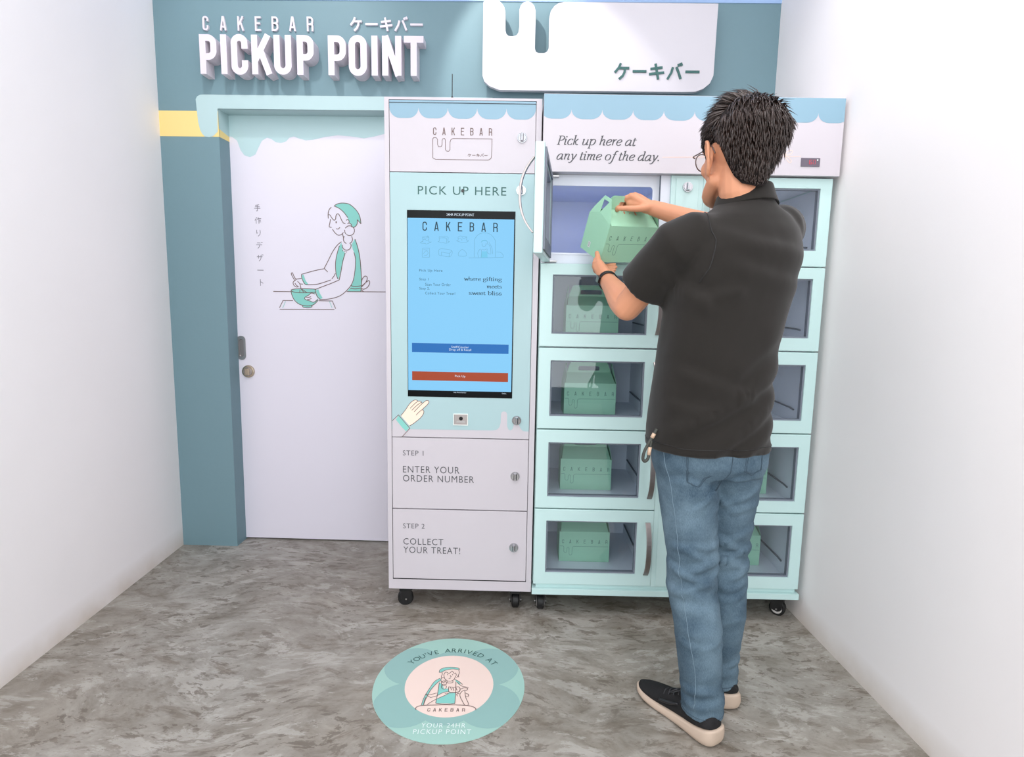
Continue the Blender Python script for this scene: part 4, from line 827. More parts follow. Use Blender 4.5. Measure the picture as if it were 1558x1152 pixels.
# ------------------------------------------------------------------ ordering kiosk
def kiosk():
    t = empty('order_kiosk', KIOSK_O, KIOSK_A)
    tag(t, 'tall white and pale blue ordering kiosk with touchscreen on black casters', 'kiosk')
    W, z0, z1, D = .56, .095, 1.937, .46
    b = MB(); b.ring((0, W, z0, z1), (.0165, .540, .135, 1.9285), 0, .02, 0, 1); b.box(0, W, .02, D, z0, z1, 0)
    b.build('cabinet', ['kiosk_white', 'gap_dark'], t)
    px0, px1 = .0185, .538
    def panel(name, a, c, mats, y=-.001): # flush door panel with dark gap round it
        p = MB(); p.box(px0, px1, y, .0195, a, c, 0); return p
    # header panel
    p = panel('header', 1.6825, 1.9265, 0)
    edge = scallops(px0, (px1-px0)/5, 5, px1, 1.92, 1.9025, 1.8655)
    p.poly([(px0, 1.9265)]+edge+[(px1, 1.9265)], -.0014, 1)
    p.box(px0, px1, -.0035, 0, 1.9175, 1.9190, 2)
    h = p.build('header_panel', ['kiosk_white', 'scallop_blue', 'gap_dark'], t)
    l = MB(); block_word(l, 'CAKEBAR', .174, .384, 1.8095, .0255, .46, .11, -.0016)
    pts = [Vector((a, c, 0)) for a, c in ART['logo'][0][3]]
    l.ribbon([(q.x, q.y) for q in pts], .0019, -.0016, 0, True)
    for c, x0, x1 in (('ke', .298, .311), ('bar', .314, .326), ('ki', .328, .341), ('ba', .343, .355), ('bar', .357, .369)): kana(l, c, x0, x1, 1.7365, 1.7475, .0016, -.0016)
    l.build('logo_lettering', 'ink', h); cam_lock(h, .491, 1.804)
    # screen panel: white below, mint above a splash line
    p = panel('screen', .709, 1.6795, 0)
    sp = [(a, c) for a, c in ART['splash'][0][3] if px0 < a < px1]
    sp = [(px0, sp[0][1])]+sp+[(px1, sp[-1][1])]
    p.poly([(px0, 1.6795)]+sp+[(px1, 1.6795)], -.0014, 1)
    s = p.build('screen_panel', ['kiosk_white', 'kiosk_mint'], t)
    l = MB(); fit_text(l, 'PICK UP HERE', .119, .438, 1.6035, 1.6335, -.0017, 0, 1.15, 0)
    l.build('heading_lettering', 'green_ink', s)
    l = MB(); l.disc((.281, 1.6185), .0055, -.005, -.001, 0, 16); l.build('webcam', 'lens_black', s)
    a = MB(); tb = ['white_print', 'teal', 'peach', 'ink']; draw(a, ART['hand'], -.0016, tb); a.build('hand_print', tb, s)
    c = MB(); c.ring((.2515, .3075, .7575, .8025), (.2545, .3045, .7605, .7995), -.005, 0, 0); c.box(.2545, .3045, -.002, 0, .7605, .7995, 1)
    c.poly([(.262, .768), (.297, .768), (.294, .7745), (.265, .7745)], -.0024, 2); c.disc((.2805, .784), .0072, -.0055, -.002, 3, 20)
    c.build('code_scanner', ['label_white', 'satin', 'steel', 'lens_black'], s, bevel=.0006)
    cam_lock(s, .491, .7805); cam_lock(s, .491, 1.6225)
    # touchscreen
    q = MB(); q.box(.0795, .4725, -.0025, .002, .8645, 1.5485, 0); scr = q.build('touchscreen', 'black_gloss', t)
    q = MB(); y = -.0027
    q.poly([(.0815, .889), (.4685, .889), (.4685, 1.5205), (.0815, 1.5205)], y, 0)
    q.poly([(.096, 1.0325), (.456, 1.0325), (.456, 1.067), (.096, 1.067)], y-.0002, 1)
    q.poly([(.096, .927), (.456, .927), (.456, .9605), (.096, .9605)], y-.0002, 2)
    q.build('display', ['screen_blue', 'screen_button_blue', 'screen_button_orange'], scr)
    y = -.0031
    def words(name, m, rows, sp=1.05, bd=.004):
        l = MB()
        for tx, x0, x1, za, zb in rows: fit_text(l, tx, x0, x1, za, zb, y, 0, sp, bd)
        l.build(name, m, scr)
    l = MB(); block_word(l, 'CAKEBAR', .136, .409, 1.4755, .0325, .5, .115, y); l.build('title_lettering', 'screen_text_dark', scr)
    l = MB()
    serif_text(l, 'where giFting', .288, .428, 1.2995, .0086, y, 0, 0, .08, .22)
    serif_text(l, 'meets', .372, .428, 1.2735, .0086, y, 0, 0, .08, .22)
    serif_text(l, 'sweet bliss', .306, .428, 1.2485, .0086, y, 0, 0, .08, .22)
    l.build('tagline_lettering', 'screen_text_dark', scr)
    words('instruction_lettering', 'screen_text_mid', (('Pick Up Here', .124, .209, 1.3265, 1.3385), ('Step 1', .124, .158, 1.295, 1.3065), ('Scan Your Order', .146, .240, 1.2785, 1.2885), ('Step 2.', .124, .162, 1.2615, 1.273), ('Collect Your Treat!', .146, .256, 1.2465, 1.2565)), 1.15)
    words('banner_lettering', 'screen_text_white', (('24HR PICKUP POINT', .223, .323, 1.5295, 1.5390),))
    words('button_lettering', 'screen_text_white', (('Staff/Courier', .243, .308, 1.0505, 1.059), ('Drop off & Recall', .235, .317, 1.0385, 1.049)))
    words('button_lettering', 'screen_text_white', (('Pick Up', .257, .296, .9390, .9495),))
    words('status_lettering', 'screen_text_white', (('Help Phone Number', .252, .300, .8805, .8855), ('Online', .434, .450, .8805, .8855)))
    a = MB(); tb = ['screen_line', 'screen_teal']; 
    for i0, i1 in ((0, 4), (4, 6), (6, 9), (9, 12), (12, 16), (16, 17)):
        a = MB(); draw(a, ART['icons'][i0:i1], -.003, tb); a.build('cake_icon', tb, scr)
    a = MB(); draw(a, ART['icons2'][::-1], -.003, tb); a.build('baker_icon', tb, scr)
    # the two step panels
    for a_, c_, lines, lz in ((.4255, .7055, (('STEP 1', .059, .138, .6355, .6555), ('ENTER YOUR', .059, .276, .568, .5945), ('ORDER NUMBER', .059, .332, .5325, .559)), .5625),
                              (.139, .4215, (('STEP 2', .058, .142, .3445, .3645), ('COLLECT', .059, .215, .2785, .3045), ('YOUR TREAT!', .059, .281, .2440, .2705)), .2765)):
        p = panel('step', a_, c_, 0).build('step_panel', 'kiosk_white', t, bevel=.001)
        for nm, ls in (('step_number', lines[:1]), ('step_instruction', lines[1:])):
            l = MB()
            for tx, x0, x1, za, zb in ls: fit_text(l, tx, x0, x1, za, zb, -.0016, 0, 1.12, -.003)
            l.build(nm, 'ink_dark', p)
        cam_lock(p, .4895, lz)
    an = MB(); an.tube([(.212, .25, 1.937), (.2125, .25, 2.10)], .0016, 8); an.tube([(.2123, .25, 2.008), (.2123, .25, 2.016)], .004, 10); an.disc((.212, 1.9375), .006, .244, .256, 0, 10)
    an.build('antenna', 'black_plastic', t)
    for x, y, a_ in ((.055, .06, .25), (.50, .06, pi/2), (.055, .40, .2), (.50, .40, .3)): caster(t, x, y, .0952, a_)
kiosk()

# ------------------------------------------------------------------ pickup locker
ROWS = [(1.371, 1.679, 1.427, 1.644, 1.393), (1.0645, 1.3665, 1.112, 1.327, 1.085), (.755, 1.0595, .803, 1.0135, .778), (.4445, .7505, .490, .7025, .466), (.136, .440, .184, .3945, .160)]
def locker():
    t = empty('pickup_locker', LOCK_O, LOCK_A)
    tag(t, 'mint green refrigerated pickup locker with ten glazed doors and white header', 'locker')
    W, D, top = 1.032, .50, 1.685
    b = MB()
    # carcass: sides, back, top, plinth, middle column, shelves
    b.box(0, .028, .034, D, .132, top, 0); b.box(W-.028, W, .034, D, .132, top, 0); b.box(.028, W-.028, D-.02, D, .132, top, 1)
    b.box(.028, W-.028, .034, D-.02, top-.03, top, 1); b.box(.012, W-.008, .012, D, .118, .134, 0); b.box(-.003, W+.002, -.006, D, .096, .119, 0)
    b.box(.432, .600, .034, D-.02, .134, top-.03, 1)
    for a, c, _, _, fl in ROWS:
        for x0, x1 in ((.028, .432), (.600, W-.028)): b.box(x0, x1, .034, D-.02, a-.012 if a > .2 else .134, fl, 1)
    b.box(.459, .573, .002, .034, .134, 1.682, 0)
    b.box(.028, .0295, .036, .47, .134, 1.65, 1); b.box(W-.0295, W-.028, .036, .47, .134, 1.65, 1)
    cab = b.build('cabinet', ['mint_metal', 'inner_liner'], t, bevel=.0015)
    # runners on the inner side walls
    for a, c, _, _, fl in ROWS:
        for x, s in ((.4315, -1), (.6005, 1), (.0305, 1), (W-.0305, -1)):
            r = MB(); r.tube([(x+s*.004, .44, fl+.055), (x+s*.004, .12, fl+.055), (x+s*.004, .09, fl+.052)], .0035, 6); r.build('shelf_runner', 'rail_grey', t)
    # front liner of the open compartment, round-cornered mouth
    a, c = 1.368, 1.683
    m = MB(); rr = .012; hx0, hx1, hz0, hz1 = .034, .400, 1.407, 1.645
    hole = arc(hx1-rr, hz1-rr, rr, rr, 0, 90, 5)+arc(hx0+rr, hz1-rr, rr, rr, 90, 180, 5)+arc(hx0+rr, hz0+rr, rr, rr, 180, 270, 5)+arc(hx1-rr, hz0+rr, rr, rr, 270, 360, 5)
    m.prism([(.002, a), (.459, a), (.459, c), (.002, c)], .030, .0345, 0, [hole])
    h2 = [(.217+(p[0]-.217)*1.035, 1.526+(p[1]-1.526)*1.055) for p in hole]
    m.loft([[(p[0], .0285, p[1]) for p in h2], [(p[0], .0298, p[1]) for p in hole]], 1, cap=False)
    m.box(.424, .459, .012, .034, a, c, 0); m.box(.423, .4245, .011, .034, a, c, 2)
    m.box(.002, .016, .012, .034, a, c, 0)
    m.box(.003, .060, .004, .030, 1.671, 1.6765, 3); m.box(.003, .060, .004, .030, 1.3725, 1.377, 3)
    m.build('compartment_rim', ['liner_face', 'liner_face', 'gasket', 'steel'], t, bevel=.0008)
    # middle column service door with its lock
    s = MB(); s.box(.476, .557, -.001, .002, .137, 1.670, 0); sd = s.build('service_door', 'mint_metal', t, bevel=.0012); cam_lock(sd, .517, 1.642)
    s = MB(); s.box(.452, .4745, -.006, .003, 1.553, 1.5575, 0); s.build('latch', 'black_plastic', t)
    # header
    h = MB(); h.prism([(-.001, 1.6835), (1.0395, 1.6835), (1.0395, 1.9435), (-.001, 1.9435)], -.022, .30)
    st = .10672; ed = [p for p in scallops(.095-st, st, 10, 1.04, 1.94, 1.8925, 1.8605) if -.001 < p[0] < 1.0395]
    h.poly([(-.001, 1.9425), (-.001, 1.8625)]+ed+[(1.0395, ed[-1][1]), (1.0395, 1.9425)], -.0224, 1)
    hd = h.build('header', ['kiosk_white', 'scallop_blue'], t)
    l = MB(); serif_text(l, 'Pick up here at', .046, .322, 1.7745, .0192, -.0226); serif_text(l, 'any time of the day.', .046, .409, 1.7245, .0192, -.0226)
    l.build('header_lettering', 'ink_dark', hd)
    l = MB(); l.ribbon([(.417, 1.7375), (.90, 1.748)], .0017, -.0226); draw(l, ART['ribbon'], -.0225, ['ribbon']); l.build('ribbon_print', 'ribbon', hd)
    q = MB(); q.box(.901, .967, -.0245, -.02, 1.714, 1.743, 0)
    def seg7(x, z, w, hh, on, th):
        S = {'a': ((x, z+hh), (x+w, z+hh)), 'b': ((x+w, z+hh), (x+w, z+hh/2)), 'c': ((x+w, z+hh/2), (x+w, z)), 'd': ((x, z), (x+w, z)), 'e': ((x, z), (x, z+hh/2)), 'f': ((x, z+hh/2), (x, z+hh)), 'g': ((x, z+hh/2), (x+w, z+hh/2))}
        for k in on: q.ribbon(S[k], th, -.0248, 1)
    seg7(.930, 1.7225, .008, .013, 'afgecd', .0022); seg7(.943, 1.7225, .008, .013, 'abcdef', .0014)
    block_word(q, 'CC', .956, .9605, 1.7335, .0055, .5, .25, -.0248, 2)
    q.build('thermometer', ['display_grey', 'led_red', 'label_white'], t, bevel=.0006)
    # doors
    def door(x0, x1, wx0, wx1, row, hx, hinge_left):
        a, c, w0, w1, fl = ROWS[row]
        piv = x0 if hinge_left else x1
        d = MB(); d.ring((x0-piv, x1-piv, a, c), (wx0-piv, wx1-piv, w0, w1), 0, .027, 0)
        o = d.build('door', ['mint_metal'], t, bevel=.0025); o.location = (piv, 0, 0)
        g = MB(); e = .0055; g.ring((wx0-piv-.001, wx1-piv+.001, w0-.001, w1+.001), (wx0-piv+e, wx1-piv-e, w0+e, w1-e), .006, .026, 0)
        g.ring((x0-piv+.012, x1-piv-.012, a+.012, c-.012), (wx0-piv-.006, wx1-piv+.006, w0-.006, w1+.006), .027, .0325, 0)
        g.build('gasket', ['gasket'], o)
        g = MB(); g.box(wx0-piv+.002, wx1-piv-.002, .0095, .0135, w0+.002, w1-.002); g.build('glass_pane', ['door_glass'], o)
        zc = (w0+w1)/2; L = .106; k = MB(); pr, n = [], 14
        for i in range(n+1):
            u = -1+2*i/n; pr.append((zc+u*L, -.040*(1-abs(u)**2.4)))
        hw = .0095; R = []
        for z, y in pr: R.append([(hx-piv-hw, y-.006, z), (hx-piv+hw, y-.006, z), (hx-piv+hw, y+.0005, z), (hx-piv-hw, y+.0005, z)])
        k.loft(R); k.build('handle', 'satin', o, bevel=.001)
        return o
    for row in range(5):
        o = door(.002, .4585, .047, .396, row, .436, True)
        if row == 0: o.rotation_euler = (0, 0, radians(-95.5)); o.location = (.006, -.010, 0)
        door(.5735, 1.0305, .637, .989, row, .597, False)
    for x, y, a_ in ((.035, .07, pi/2), (.985, .06, 2.5), (.05, .43, .2), (.98, .43, .3)): caster(t, x, y, .0962, a_, 'rubber', 'wheel_grey')
    return t
locker()
def compartment_blue_fill():  # added blue fill that tints the open compartment, not a fitted lamp
    l = bpy.data.lights.new('compartment_blue_fill', 'AREA'); l.shape = 'RECTANGLE'; l.size = .3; l.size_y = .05; l.energy = .2; l.color = (.12, .22, 1)
    o = bpy.data.objects.new('compartment_blue_fill', l); COL.objects.link(o)
    o.location = LOCK_O+Matrix.Rotation(LOCK_A, 3, 'Z')@Vector((.23, .2, 1.645)); o.rotation_euler = (0, 0, LOCK_A)
compartment_blue_fill()

# ------------------------------------------------------------------ gift boxes
BL, BD, BH = .205, .13, .128
def gift_box():
    t = empty('gift_box', (0, 0, 0))
    L, D, H = BL/2, BD/2, BH
    b = MB()
    b.add([(-L, -D, 0), (L, -D, 0), (L, D, 0), (-L, D, 0), (-L, -D, H), (L, -D, H), (L, D, H), (-L, D, H)], [(0, 3, 2, 1), (0, 1, 5, 4), (2, 3, 7, 6)])
    zr = H+.036
    b.add([(-L+.004, -D, H), (L-.004, -D, H), (L-.012, -.004, zr), (-L+.012, -.004, zr)], [(0, 1, 2, 3)])
    b.add([(-L+.004, D, H), (L-.004, D, H), (L-.012, .004, zr), (-L+.012, .004, zr)], [(1, 0, 3, 2)])
    o = b.build('carton', 'box_mint', t); s = o.modifiers.new('s', 'SOLIDIFY'); s.thickness = .0009; s.offset = 0
    # gable end panels with a notch hole near the tip
    for sx in (-1, 1):
        e = MB()
        out = [(-D, 0), (D, 0), (D, H), (D*.80, H+.026), (.020, H+.074), (-.020, H+.074), (-D*.80, H+.026), (-D, H)]
        hole = [(-.017, H+.062), (.015, H+.062), (-.012, H+.020)]
        e.poly(out, 0, 0, [hole])
        V = []
        for (x, y, z) in e.v:
            lean = max(0, z-H)*.16
            V.append((sx*(L+.0004-lean), -x if sx < 0 else x, z))
        e.v = V
        o = e.build('end_panel', 'box_mint', t); s = o.modifiers.new('s', 'SOLIDIFY'); s.thickness = .0009; s.offset = 0
    h = MB(); w0, w1 = L*.90, L*.74; zt = H+.080
    hole = [(-.043, H+.044), (.043, H+.044), (.043, H+.058), (.038, H+.062), (-.038, H+.062), (-.043, H+.058)]
    for y in (-.003, .003): h.poly([(-w0, zr-.006), (w0, zr-.006), (w1, zt-.006), (w1-.008, zt), (-w1+.008, zt), (-w1, zt-.006)], y, 0, [hole])
    o = h.build('handle', 'box_mint', t); s = o.modifiers.new('s', 'SOLIDIFY'); s.thickness = .0009; s.offset = 0
    l = MB(); block_word(l, 'CAKEBAR', -.092, .095, .078, .016, .5, .1, -D-.0008)
    l.ribbon([(-.1, .066), (-.090, .066)]+arc(-.090, .060, .006, .006, 90, 0, 4)+[(-.084, .045)]+arc(-.0775, .045, .0065, .0075, 180, 360, 6)+[(-.071, .056)]+arc(-.0665, .056, .0045, .005, 180, 0, 5)+[(-.062, .034)]+arc(-.056, .034, .006, .0075, 180, 360, 6)+[(-.050, .056)]+arc(-.042, .056, .008, .009, 180, 90, 4)+[(.1, .066)], .0011, -D-.0008)
    l.build('lettering', 'box_print', t)
    return t
def copy_thing(o, loc, rz, label):
    c = o.copy(); COL.objects.link(c); c.location = loc; c.rotation_euler = (0, 0, rz); c['label'] = label
    for ch in list(o.children):
        d = ch.copy(); COL.objects.link(d); d.parent = c
    return c
LM = Matrix.Rotation(LOCK_A, 3, 'Z')
def in_locker(u, v, z): return LOCK_O+LM@Vector((u, v, z))
proto = gift_box(); tag(proto, 'x', 'gift box', 'mint gift boxes in the locker')
boxes = [(.215, .163, 1, 0, 'mint gable box in the second locker door from the top, left column'),
         (.216, .160, 2, .01, 'mint gable box in the third locker door from the top, left column'),
         (.212, .165, 3, -.01, 'mint gable box in the fourth locker door from the top, left column'),
         (.215, .158, 4, .0, 'mint gable box behind the bottom left locker door'),
         (.842, .16, 3, .02, 'mint gable box in the fourth locker door, right column beside the jeans'),
         (.836, .16, 4, -.02, 'mint gable box behind the bottom right locker door')]
for i, (u, v, row, a, lab) in enumerate(boxes):
    loc = in_locker(u, v+BD/2, ROWS[row][4]+.001)
    if i == 0: proto.location = loc; proto.rotation_euler = (0, 0, LOCK_A+a); proto['label'] = lab
    else: copy_thing(proto, loc, LOCK_A+a, lab)
held = copy_thing(proto, (0, 0, 0), 0, 'mint gable box with white sticker, held by the man in both hands'); held['group'] = ''
del held['group']
BOXM = Matrix(((.892, -.419, .169), (.450, .796, -.405), (.035, .437, .899)))
q_ = BOXM.to_quaternion(); BOXM = q_.to_matrix(); BOXP = Vector((.3972, 2.1958, 1.3979))
held.rotation_euler = BOXM.to_euler(); held.location = BOXP
def bx(x, y, z): return BOXP+BOXM@Vector((x, y, z))
l = MB(); L = BL/2+.0016
def endp(y, z): return (-L, -y, z)
l.add([(-L, .026, .020), (-L, .012, .020), (-L, .012, .040), (-L, .026, .040)], [(0, 1, 2, 3)])
for z in (.024, .028, .032, .036): l.add([(-L-.0003, .024, z), (-L-.0003, .014, z), (-L-.0003, .014, z+.0015), (-L-.0003, .024, z+.0015)], [(0, 1, 2, 3)], 1)
o = l.build('price_sticker', ['label_white', 'ink_grey'], held); o['label'] = 'small white sticker with grey print'

# ------------------------------------------------------------------ floor sticker
def sticker():
    t = empty('floor_sticker', (-.1475, 1.82, 0))
    tag(t, 'round mint floor sticker with pink centre and seated baker drawing, on the concrete', 'sticker')
    cx, cy = -.1475, 1.82; ax, ay = .2425, .265
    b = MB(); n = 72
    el = [(ax*cos(2*pi*i/n), ay*sin(2*pi*i/n)) for i in range(n)]
    def flat(mb): mb.v = [(x, z, -y) for x, y, z in mb.v]; return mb
    b.prism(el, -.0012, 0, 0)
    def clip(p):
        k = hypot(p[0]/(ax-.001), p[1]/(ay-.001)); return p if k <= 1 else (p[0]/k, p[1]/k)
    for kk, (px, py, r) in enumerate(((-.128, .098, .098), (.128, .098, .098), (-.128, -.098, .098), (.128, -.098, .098), (0, .085, .09), (0, -.095, .09))):
        b.poly([clip((px+r*cos(2*pi*i/40), py+r*1.06*sin(2*pi*i/40))) for i in range(40)], -.0014-.00004*kk, 1)
    b.poly([(.142*cos(2*pi*i/n), .157*sin(2*pi*i/n)) for i in range(n)], -.0017, 2)
    flat(b).build('vinyl', ['sticker_mint', 'sticker_petal', 'sticker_pink'], t)
    a = MB(); tb = ['ink', 'teal', 'sticker_pink']; draw(a, ART['sticker'], -.0020, tb)
    a.v = [(x-cx, y, z-cy) for x, y, z in a.v]; flat(a).build('baker_print', tb, t)
    l = MB(); y = -.0022
    fit_text(l, 'YOUR 24HR', -.0655, .0625, -.2005, -.1815, y, 0, 1.2, -.010); fit_text(l, 'PICKUP POINT', -.0855, .0805, -.2265, -.2075, y, 0, 1.2, -.010)
    w_ = MB(); block_word(w_, 'CAKEBAR', -.056, .0575, -.1310, .0145, .6, .13, y, 0); flat(w_).build('maker_lettering', 'ink', t)
    flat(l).build('location_lettering', 'sticker_white', t); l = MB()
    txt = "YOU'VE ARRIVED AT"; a0, a1 = 141.0, 37.5
    wts = {' ': .75, "'": .35, 'I': .45}; tot = [wts.get(c, 1.0) for c in txt]; S = sum(tot)-.5*(tot[0]+tot[-1]); acc = 0
    for i, c in enumerate(txt):
        if i: acc += .5*(tot[i-1]+tot[i])
        if c == ' ': continue
        ang = radians(a0+(a1-a0)*acc/S); V, F = font_shape(c, 1, -.004)
        m0, m1 = min(v[0] for v in V), max(v[0] for v in V)
        sc = .0225/.70; ex = Vector((sin(ang), -cos(ang))); ey = Vector((cos(ang), sin(ang)))
        P0 = Vector((.179*cos(ang), .188*sin(ang)))
        pts = []
        for v in V:
            p = P0+ex*((v[0]-(m0+m1)/2)*sc)+ey*((v[1]-.35)*sc*1.05); pts.append((p.x, y, p.y))
        l.add(pts, F, 0)
    flat(l).build('arrival_lettering', 'sticker_dark', t)
sticker()

# ------------------------------------------------------------------ the man
def rz(a):
    a = radians(a); return Vector((cos(a), sin(a), 0)), Vector((-sin(a), cos(a), 0))   # right, forward
def ell(c, a, b, yaw, n=32, p=2.3, tilt=0, back=1.0, roll=0):
    r, f = rz(yaw); out = []
    for j in range(n):
        t = 2*pi*j/n; x = abs(cos(t))**(2/p)*(1 if cos(t) >= 0 else -1)*a; y = abs(sin(t))**(2/p)*(1 if sin(t) >= 0 else -1)*b
        if y < 0: y *= back
        out.append(Vector(c)+r*x+f*y+Vector((0, 0, tilt*y+roll*x)))
    return out
SH_L, EL_L, WR_L = Vector((.466, 1.588, 1.402)), Vector((.358, 1.735, 1.222)), Vector((.3390, 1.985, 1.3059))
SH_R, EL_R, WR_R = Vector((.796, 1.728, 1.446)), Vector((.735, 1.995, 1.462)), Vector((.4985, 2.085, 1.5474))
HEAD = Vector((.624, 1.685, 1.629)); HYAW = 13; HS = 1.05
HIP_L, KN_L, AN_L = Vector((.514, 1.655, .90)), Vector((.557, 1.650, .49)), Vector((.602, 1.622, .085))
HIP_R, KN_R, AN_R = Vector((.672, 1.675, .90)), Vector((.680, 1.735, .49)), Vector((.698, 1.765, .085))
def hx(x, y, z):
    r, f = rz(HYAW); return HEAD+(r*x+f*y+Vector((0, 0, z)))*HS
HM = Matrix((rz(HYAW)[0], rz(HYAW)[1], Vector((0, 0, 1)))).transposed()*HS

def hand_parts(mb, wrist, knuckles, fingers, thumb, fr=.0085):
    # palm: one tapered bar per metacarpal, fingers: own chains rooted in the palm
    wv = (knuckles[-1]-knuckles[0]).normalized()
    for i, k in enumerate(knuckles):
        w = wrist+wv*(i-1.5)*.0095
        mb.limb([w, w.lerp(k, .5), k], [.0165, .0145, .0112], 10)
    for k, pts in zip(knuckles, fingers):
        n = len(pts); mb.limb([k]+pts, [fr*1.15, fr*1.02, fr*.95, fr*.80][:n+1], 10, 0, 3)
    mb.limb([wrist.lerp(thumb[0], .25)]+thumb, [.016, .0145, .0115, .0098, .0080][:len(thumb)+1], 10, 0, 3)

def make_person():
    P = empty('person', (.64, 1.69, 0))
    tag(P, 'person in dark polo shirt and blue jeans, seen from behind, holding a mint box', 'person')
    def kid(o, par=None):
        par = par or P; o.parent = par
        return o
    # ---- body: head, neck, trunk, arms, hands and legs grown into one skin
    b = MB()
    # skull, jaw and face
    b.ball(hx(0, -.006, .028), .074, .094, .088, HM, 24, 16)
    b.ball(hx(0, .020, -.020), .066, .074, .082, HM, 24, 16)
    b.limb([hx(-.054, .008, -.062), hx(-.038, .060, -.094), hx(0, .082, -.102), hx(.038, .060, -.094), hx(.054, .008, -.062)], [.020, .018, .020, .018, .020], 12)
    b.ball(hx(0, .044, -.066), .050, .046, .040, HM); b.ball(hx(0, .020, -.050), .060, .056, .046, HM)
    b.limb([hx(0, .088, .020), hx(0, .102, -.012), hx(0, .112, -.030)], [.009, .011, .014], 10)      # nose
    for s in (-1, 1):
        b.ball(hx(s*.010, .102, -.034), .009, .010, .008, HM)
        b.ball(hx(s*.037, .062, -.026), .024, .022, .024, HM)                                          # cheek
        b.limb([hx(s*.014, .088, .026), hx(s*.034, .086, .030), hx(s*.052, .068, .022)], [.009, .010, .008], 8)  # brow
        # ear: rim, lobe and bowl
        e = lambda y, z, o=0: hx(s*(.076+o), y*.8-.002, z*1.16-.010)
        b.limb([e(.012, -.006), e(.016, .018, .006), e(.000, .032, .013), e(-.018, .022, .017), e(-.019, -.002, .015), e(-.008, -.024, .008), e(.004, -.034, .002)], [.0045, .0050, .0052, .0052, .0050, .0062, .0062], 8)
        b.ball(hx(s*.078, -.005, -.010), .005, .012, .028, HM)
    b.limb([hx(-.020, .089, -.060), hx(0, .096, -.058), hx(.020, .089, -.060)], [.006, .0075, .006], 8)  # lips
    b.limb([hx(-.018, .088, -.068), hx(0, .094, -.069), hx(.018, .088, -.068)], [.006, .0085, .006], 8)
    # neck and trunk
    b.limb([hx(0, -.018, -.03), hx(0, -.026, -.090), Vector((.646, 1.672, 1.50)), Vector((.640, 1.665, 1.42))], [.056, .056, .062, .070], 18)
    T = [(.88, .588, 1.665, .140, .100, 6), (1.0, .587, 1.663, .132, .092, 9), (1.12, .593, 1.660, .132, .092, 13), (1.25, .612, 1.660, .155, .104, 20), (1.36, .632, 1.660, .160, .100, 25), (1.42, .634, 1.662, .130, .080, 27), (1.46, .635, 1.666, .075, .060, 27)]
    b.loft([ell((x, y, z), a, c, w) for z, x, y, a, c, w in T])
    for S, E, W in ((SH_L, EL_L, WR_L), (SH_R, EL_R, WR_R)):
        b.limb([S+(Vector((.634, 1.662, 1.43))-S)*.35, S, S.lerp(E, .45), E], [.040, .044, .044, .039], 16)
        d = (W-E)
        b.limb([E, E+d*.22, E+d*.6, W], [.039, .0415, .033, .0255], 16)
    for H, K, A_ in ((HIP_L, KN_L, AN_L), (HIP_R, KN_R, AN_R)):
        b.limb([H, H.lerp(K, .4), K, K.lerp(A_, .35), A_], [.078, .066, .048, .050, .034], 16)
        d = Vector((-.52, .855, 0)) if H is HIP_L else Vector((.10, .99, 0))
        b.limb([A_+Vector((0, 0, -.03)), A_+d*.08+Vector((0, 0, -.045)), A_+d*.16+Vector((0, 0, -.055))], [.030, .028, .018], 12)
    # left hand under the near left corner of the box, thumb up its end
    hand_parts(b, WR_L, [Vector((0.3146, 2.0620, 1.3691)), Vector((0.3098, 2.0500, 1.3587)), Vector((0.3092, 2.0360, 1.3473)), Vector((0.3139, 2.0220, 1.3372))],
               [[Vector((0.3202, 2.1100, 1.3552)), Vector((0.3498, 2.1250, 1.3543)), Vector((0.3872, 2.1200, 1.3603))], [Vector((0.3156, 2.0920, 1.3455)), Vector((0.3477, 2.1100, 1.3447)), Vector((0.3899, 2.1080, 1.3510))], [Vector((0.3180, 2.0760, 1.3340)), Vector((0.3476, 2.0940, 1.3353)), Vector((0.3836, 2.0960, 1.3404))], [Vector((0.3243, 2.0580, 1.3270)), Vector((0.3493, 2.0760, 1.3281)), Vector((0.3766, 2.0800, 1.3309))]],
               [Vector((0.3275, 2.0120, 1.3339)), Vector((0.3213, 2.0400, 1.3584)), Vector((0.3203, 2.0660, 1.3802)), Vector((0.3198, 2.0840, 1.3964))], .0085)
    b.limb([Vector((0.3358, 1.9950, 1.3208)), Vector((0.3233, 2.0300, 1.3494)), Vector((0.3217, 2.0500, 1.3610))], [.021, .018, .014], 12)
    # right hand over the handle bar, fingertips coming back through the slot, thumb along the near side
    hand_parts(b, WR_R, [Vector((0.4306, 2.0950, 1.5859)), Vector((0.4458, 2.1150, 1.5914)), Vector((0.4632, 2.1330, 1.5903)), Vector((0.4809, 2.1500, 1.5845))],
               [[Vector((0.4014, 2.1120, 1.5729)), Vector((0.3881, 2.1080, 1.5548)), Vector((0.3841, 2.0950, 1.5379))], [Vector((0.4173, 2.1370, 1.5813)), Vector((0.4044, 2.1350, 1.5567)), Vector((0.4101, 2.1120, 1.5266))], [Vector((0.4362, 2.1520, 1.5795)), Vector((0.4229, 2.1480, 1.5546)), Vector((0.4301, 2.1220, 1.5261))], [Vector((0.4565, 2.1600, 1.5723)), Vector((0.4420, 2.1520, 1.5511)), Vector((0.4524, 2.1320, 1.5279))]],
               [Vector((0.4774, 2.0700, 1.5449)), Vector((0.4422, 2.0580, 1.5394)), Vector((0.4082, 2.0620, 1.5403)), Vector((0.3826, 2.0700, 1.5398))], .0088)
    b.limb([Vector((0.4852, 2.0850, 1.5493)), Vector((0.4562, 2.0950, 1.5586)), Vector((0.4316, 2.1050, 1.5617))], [.024, .021, .017], 12)
    H = BH
    body = b.build('body', 'skin'); kid(body)
    P.location = P.location
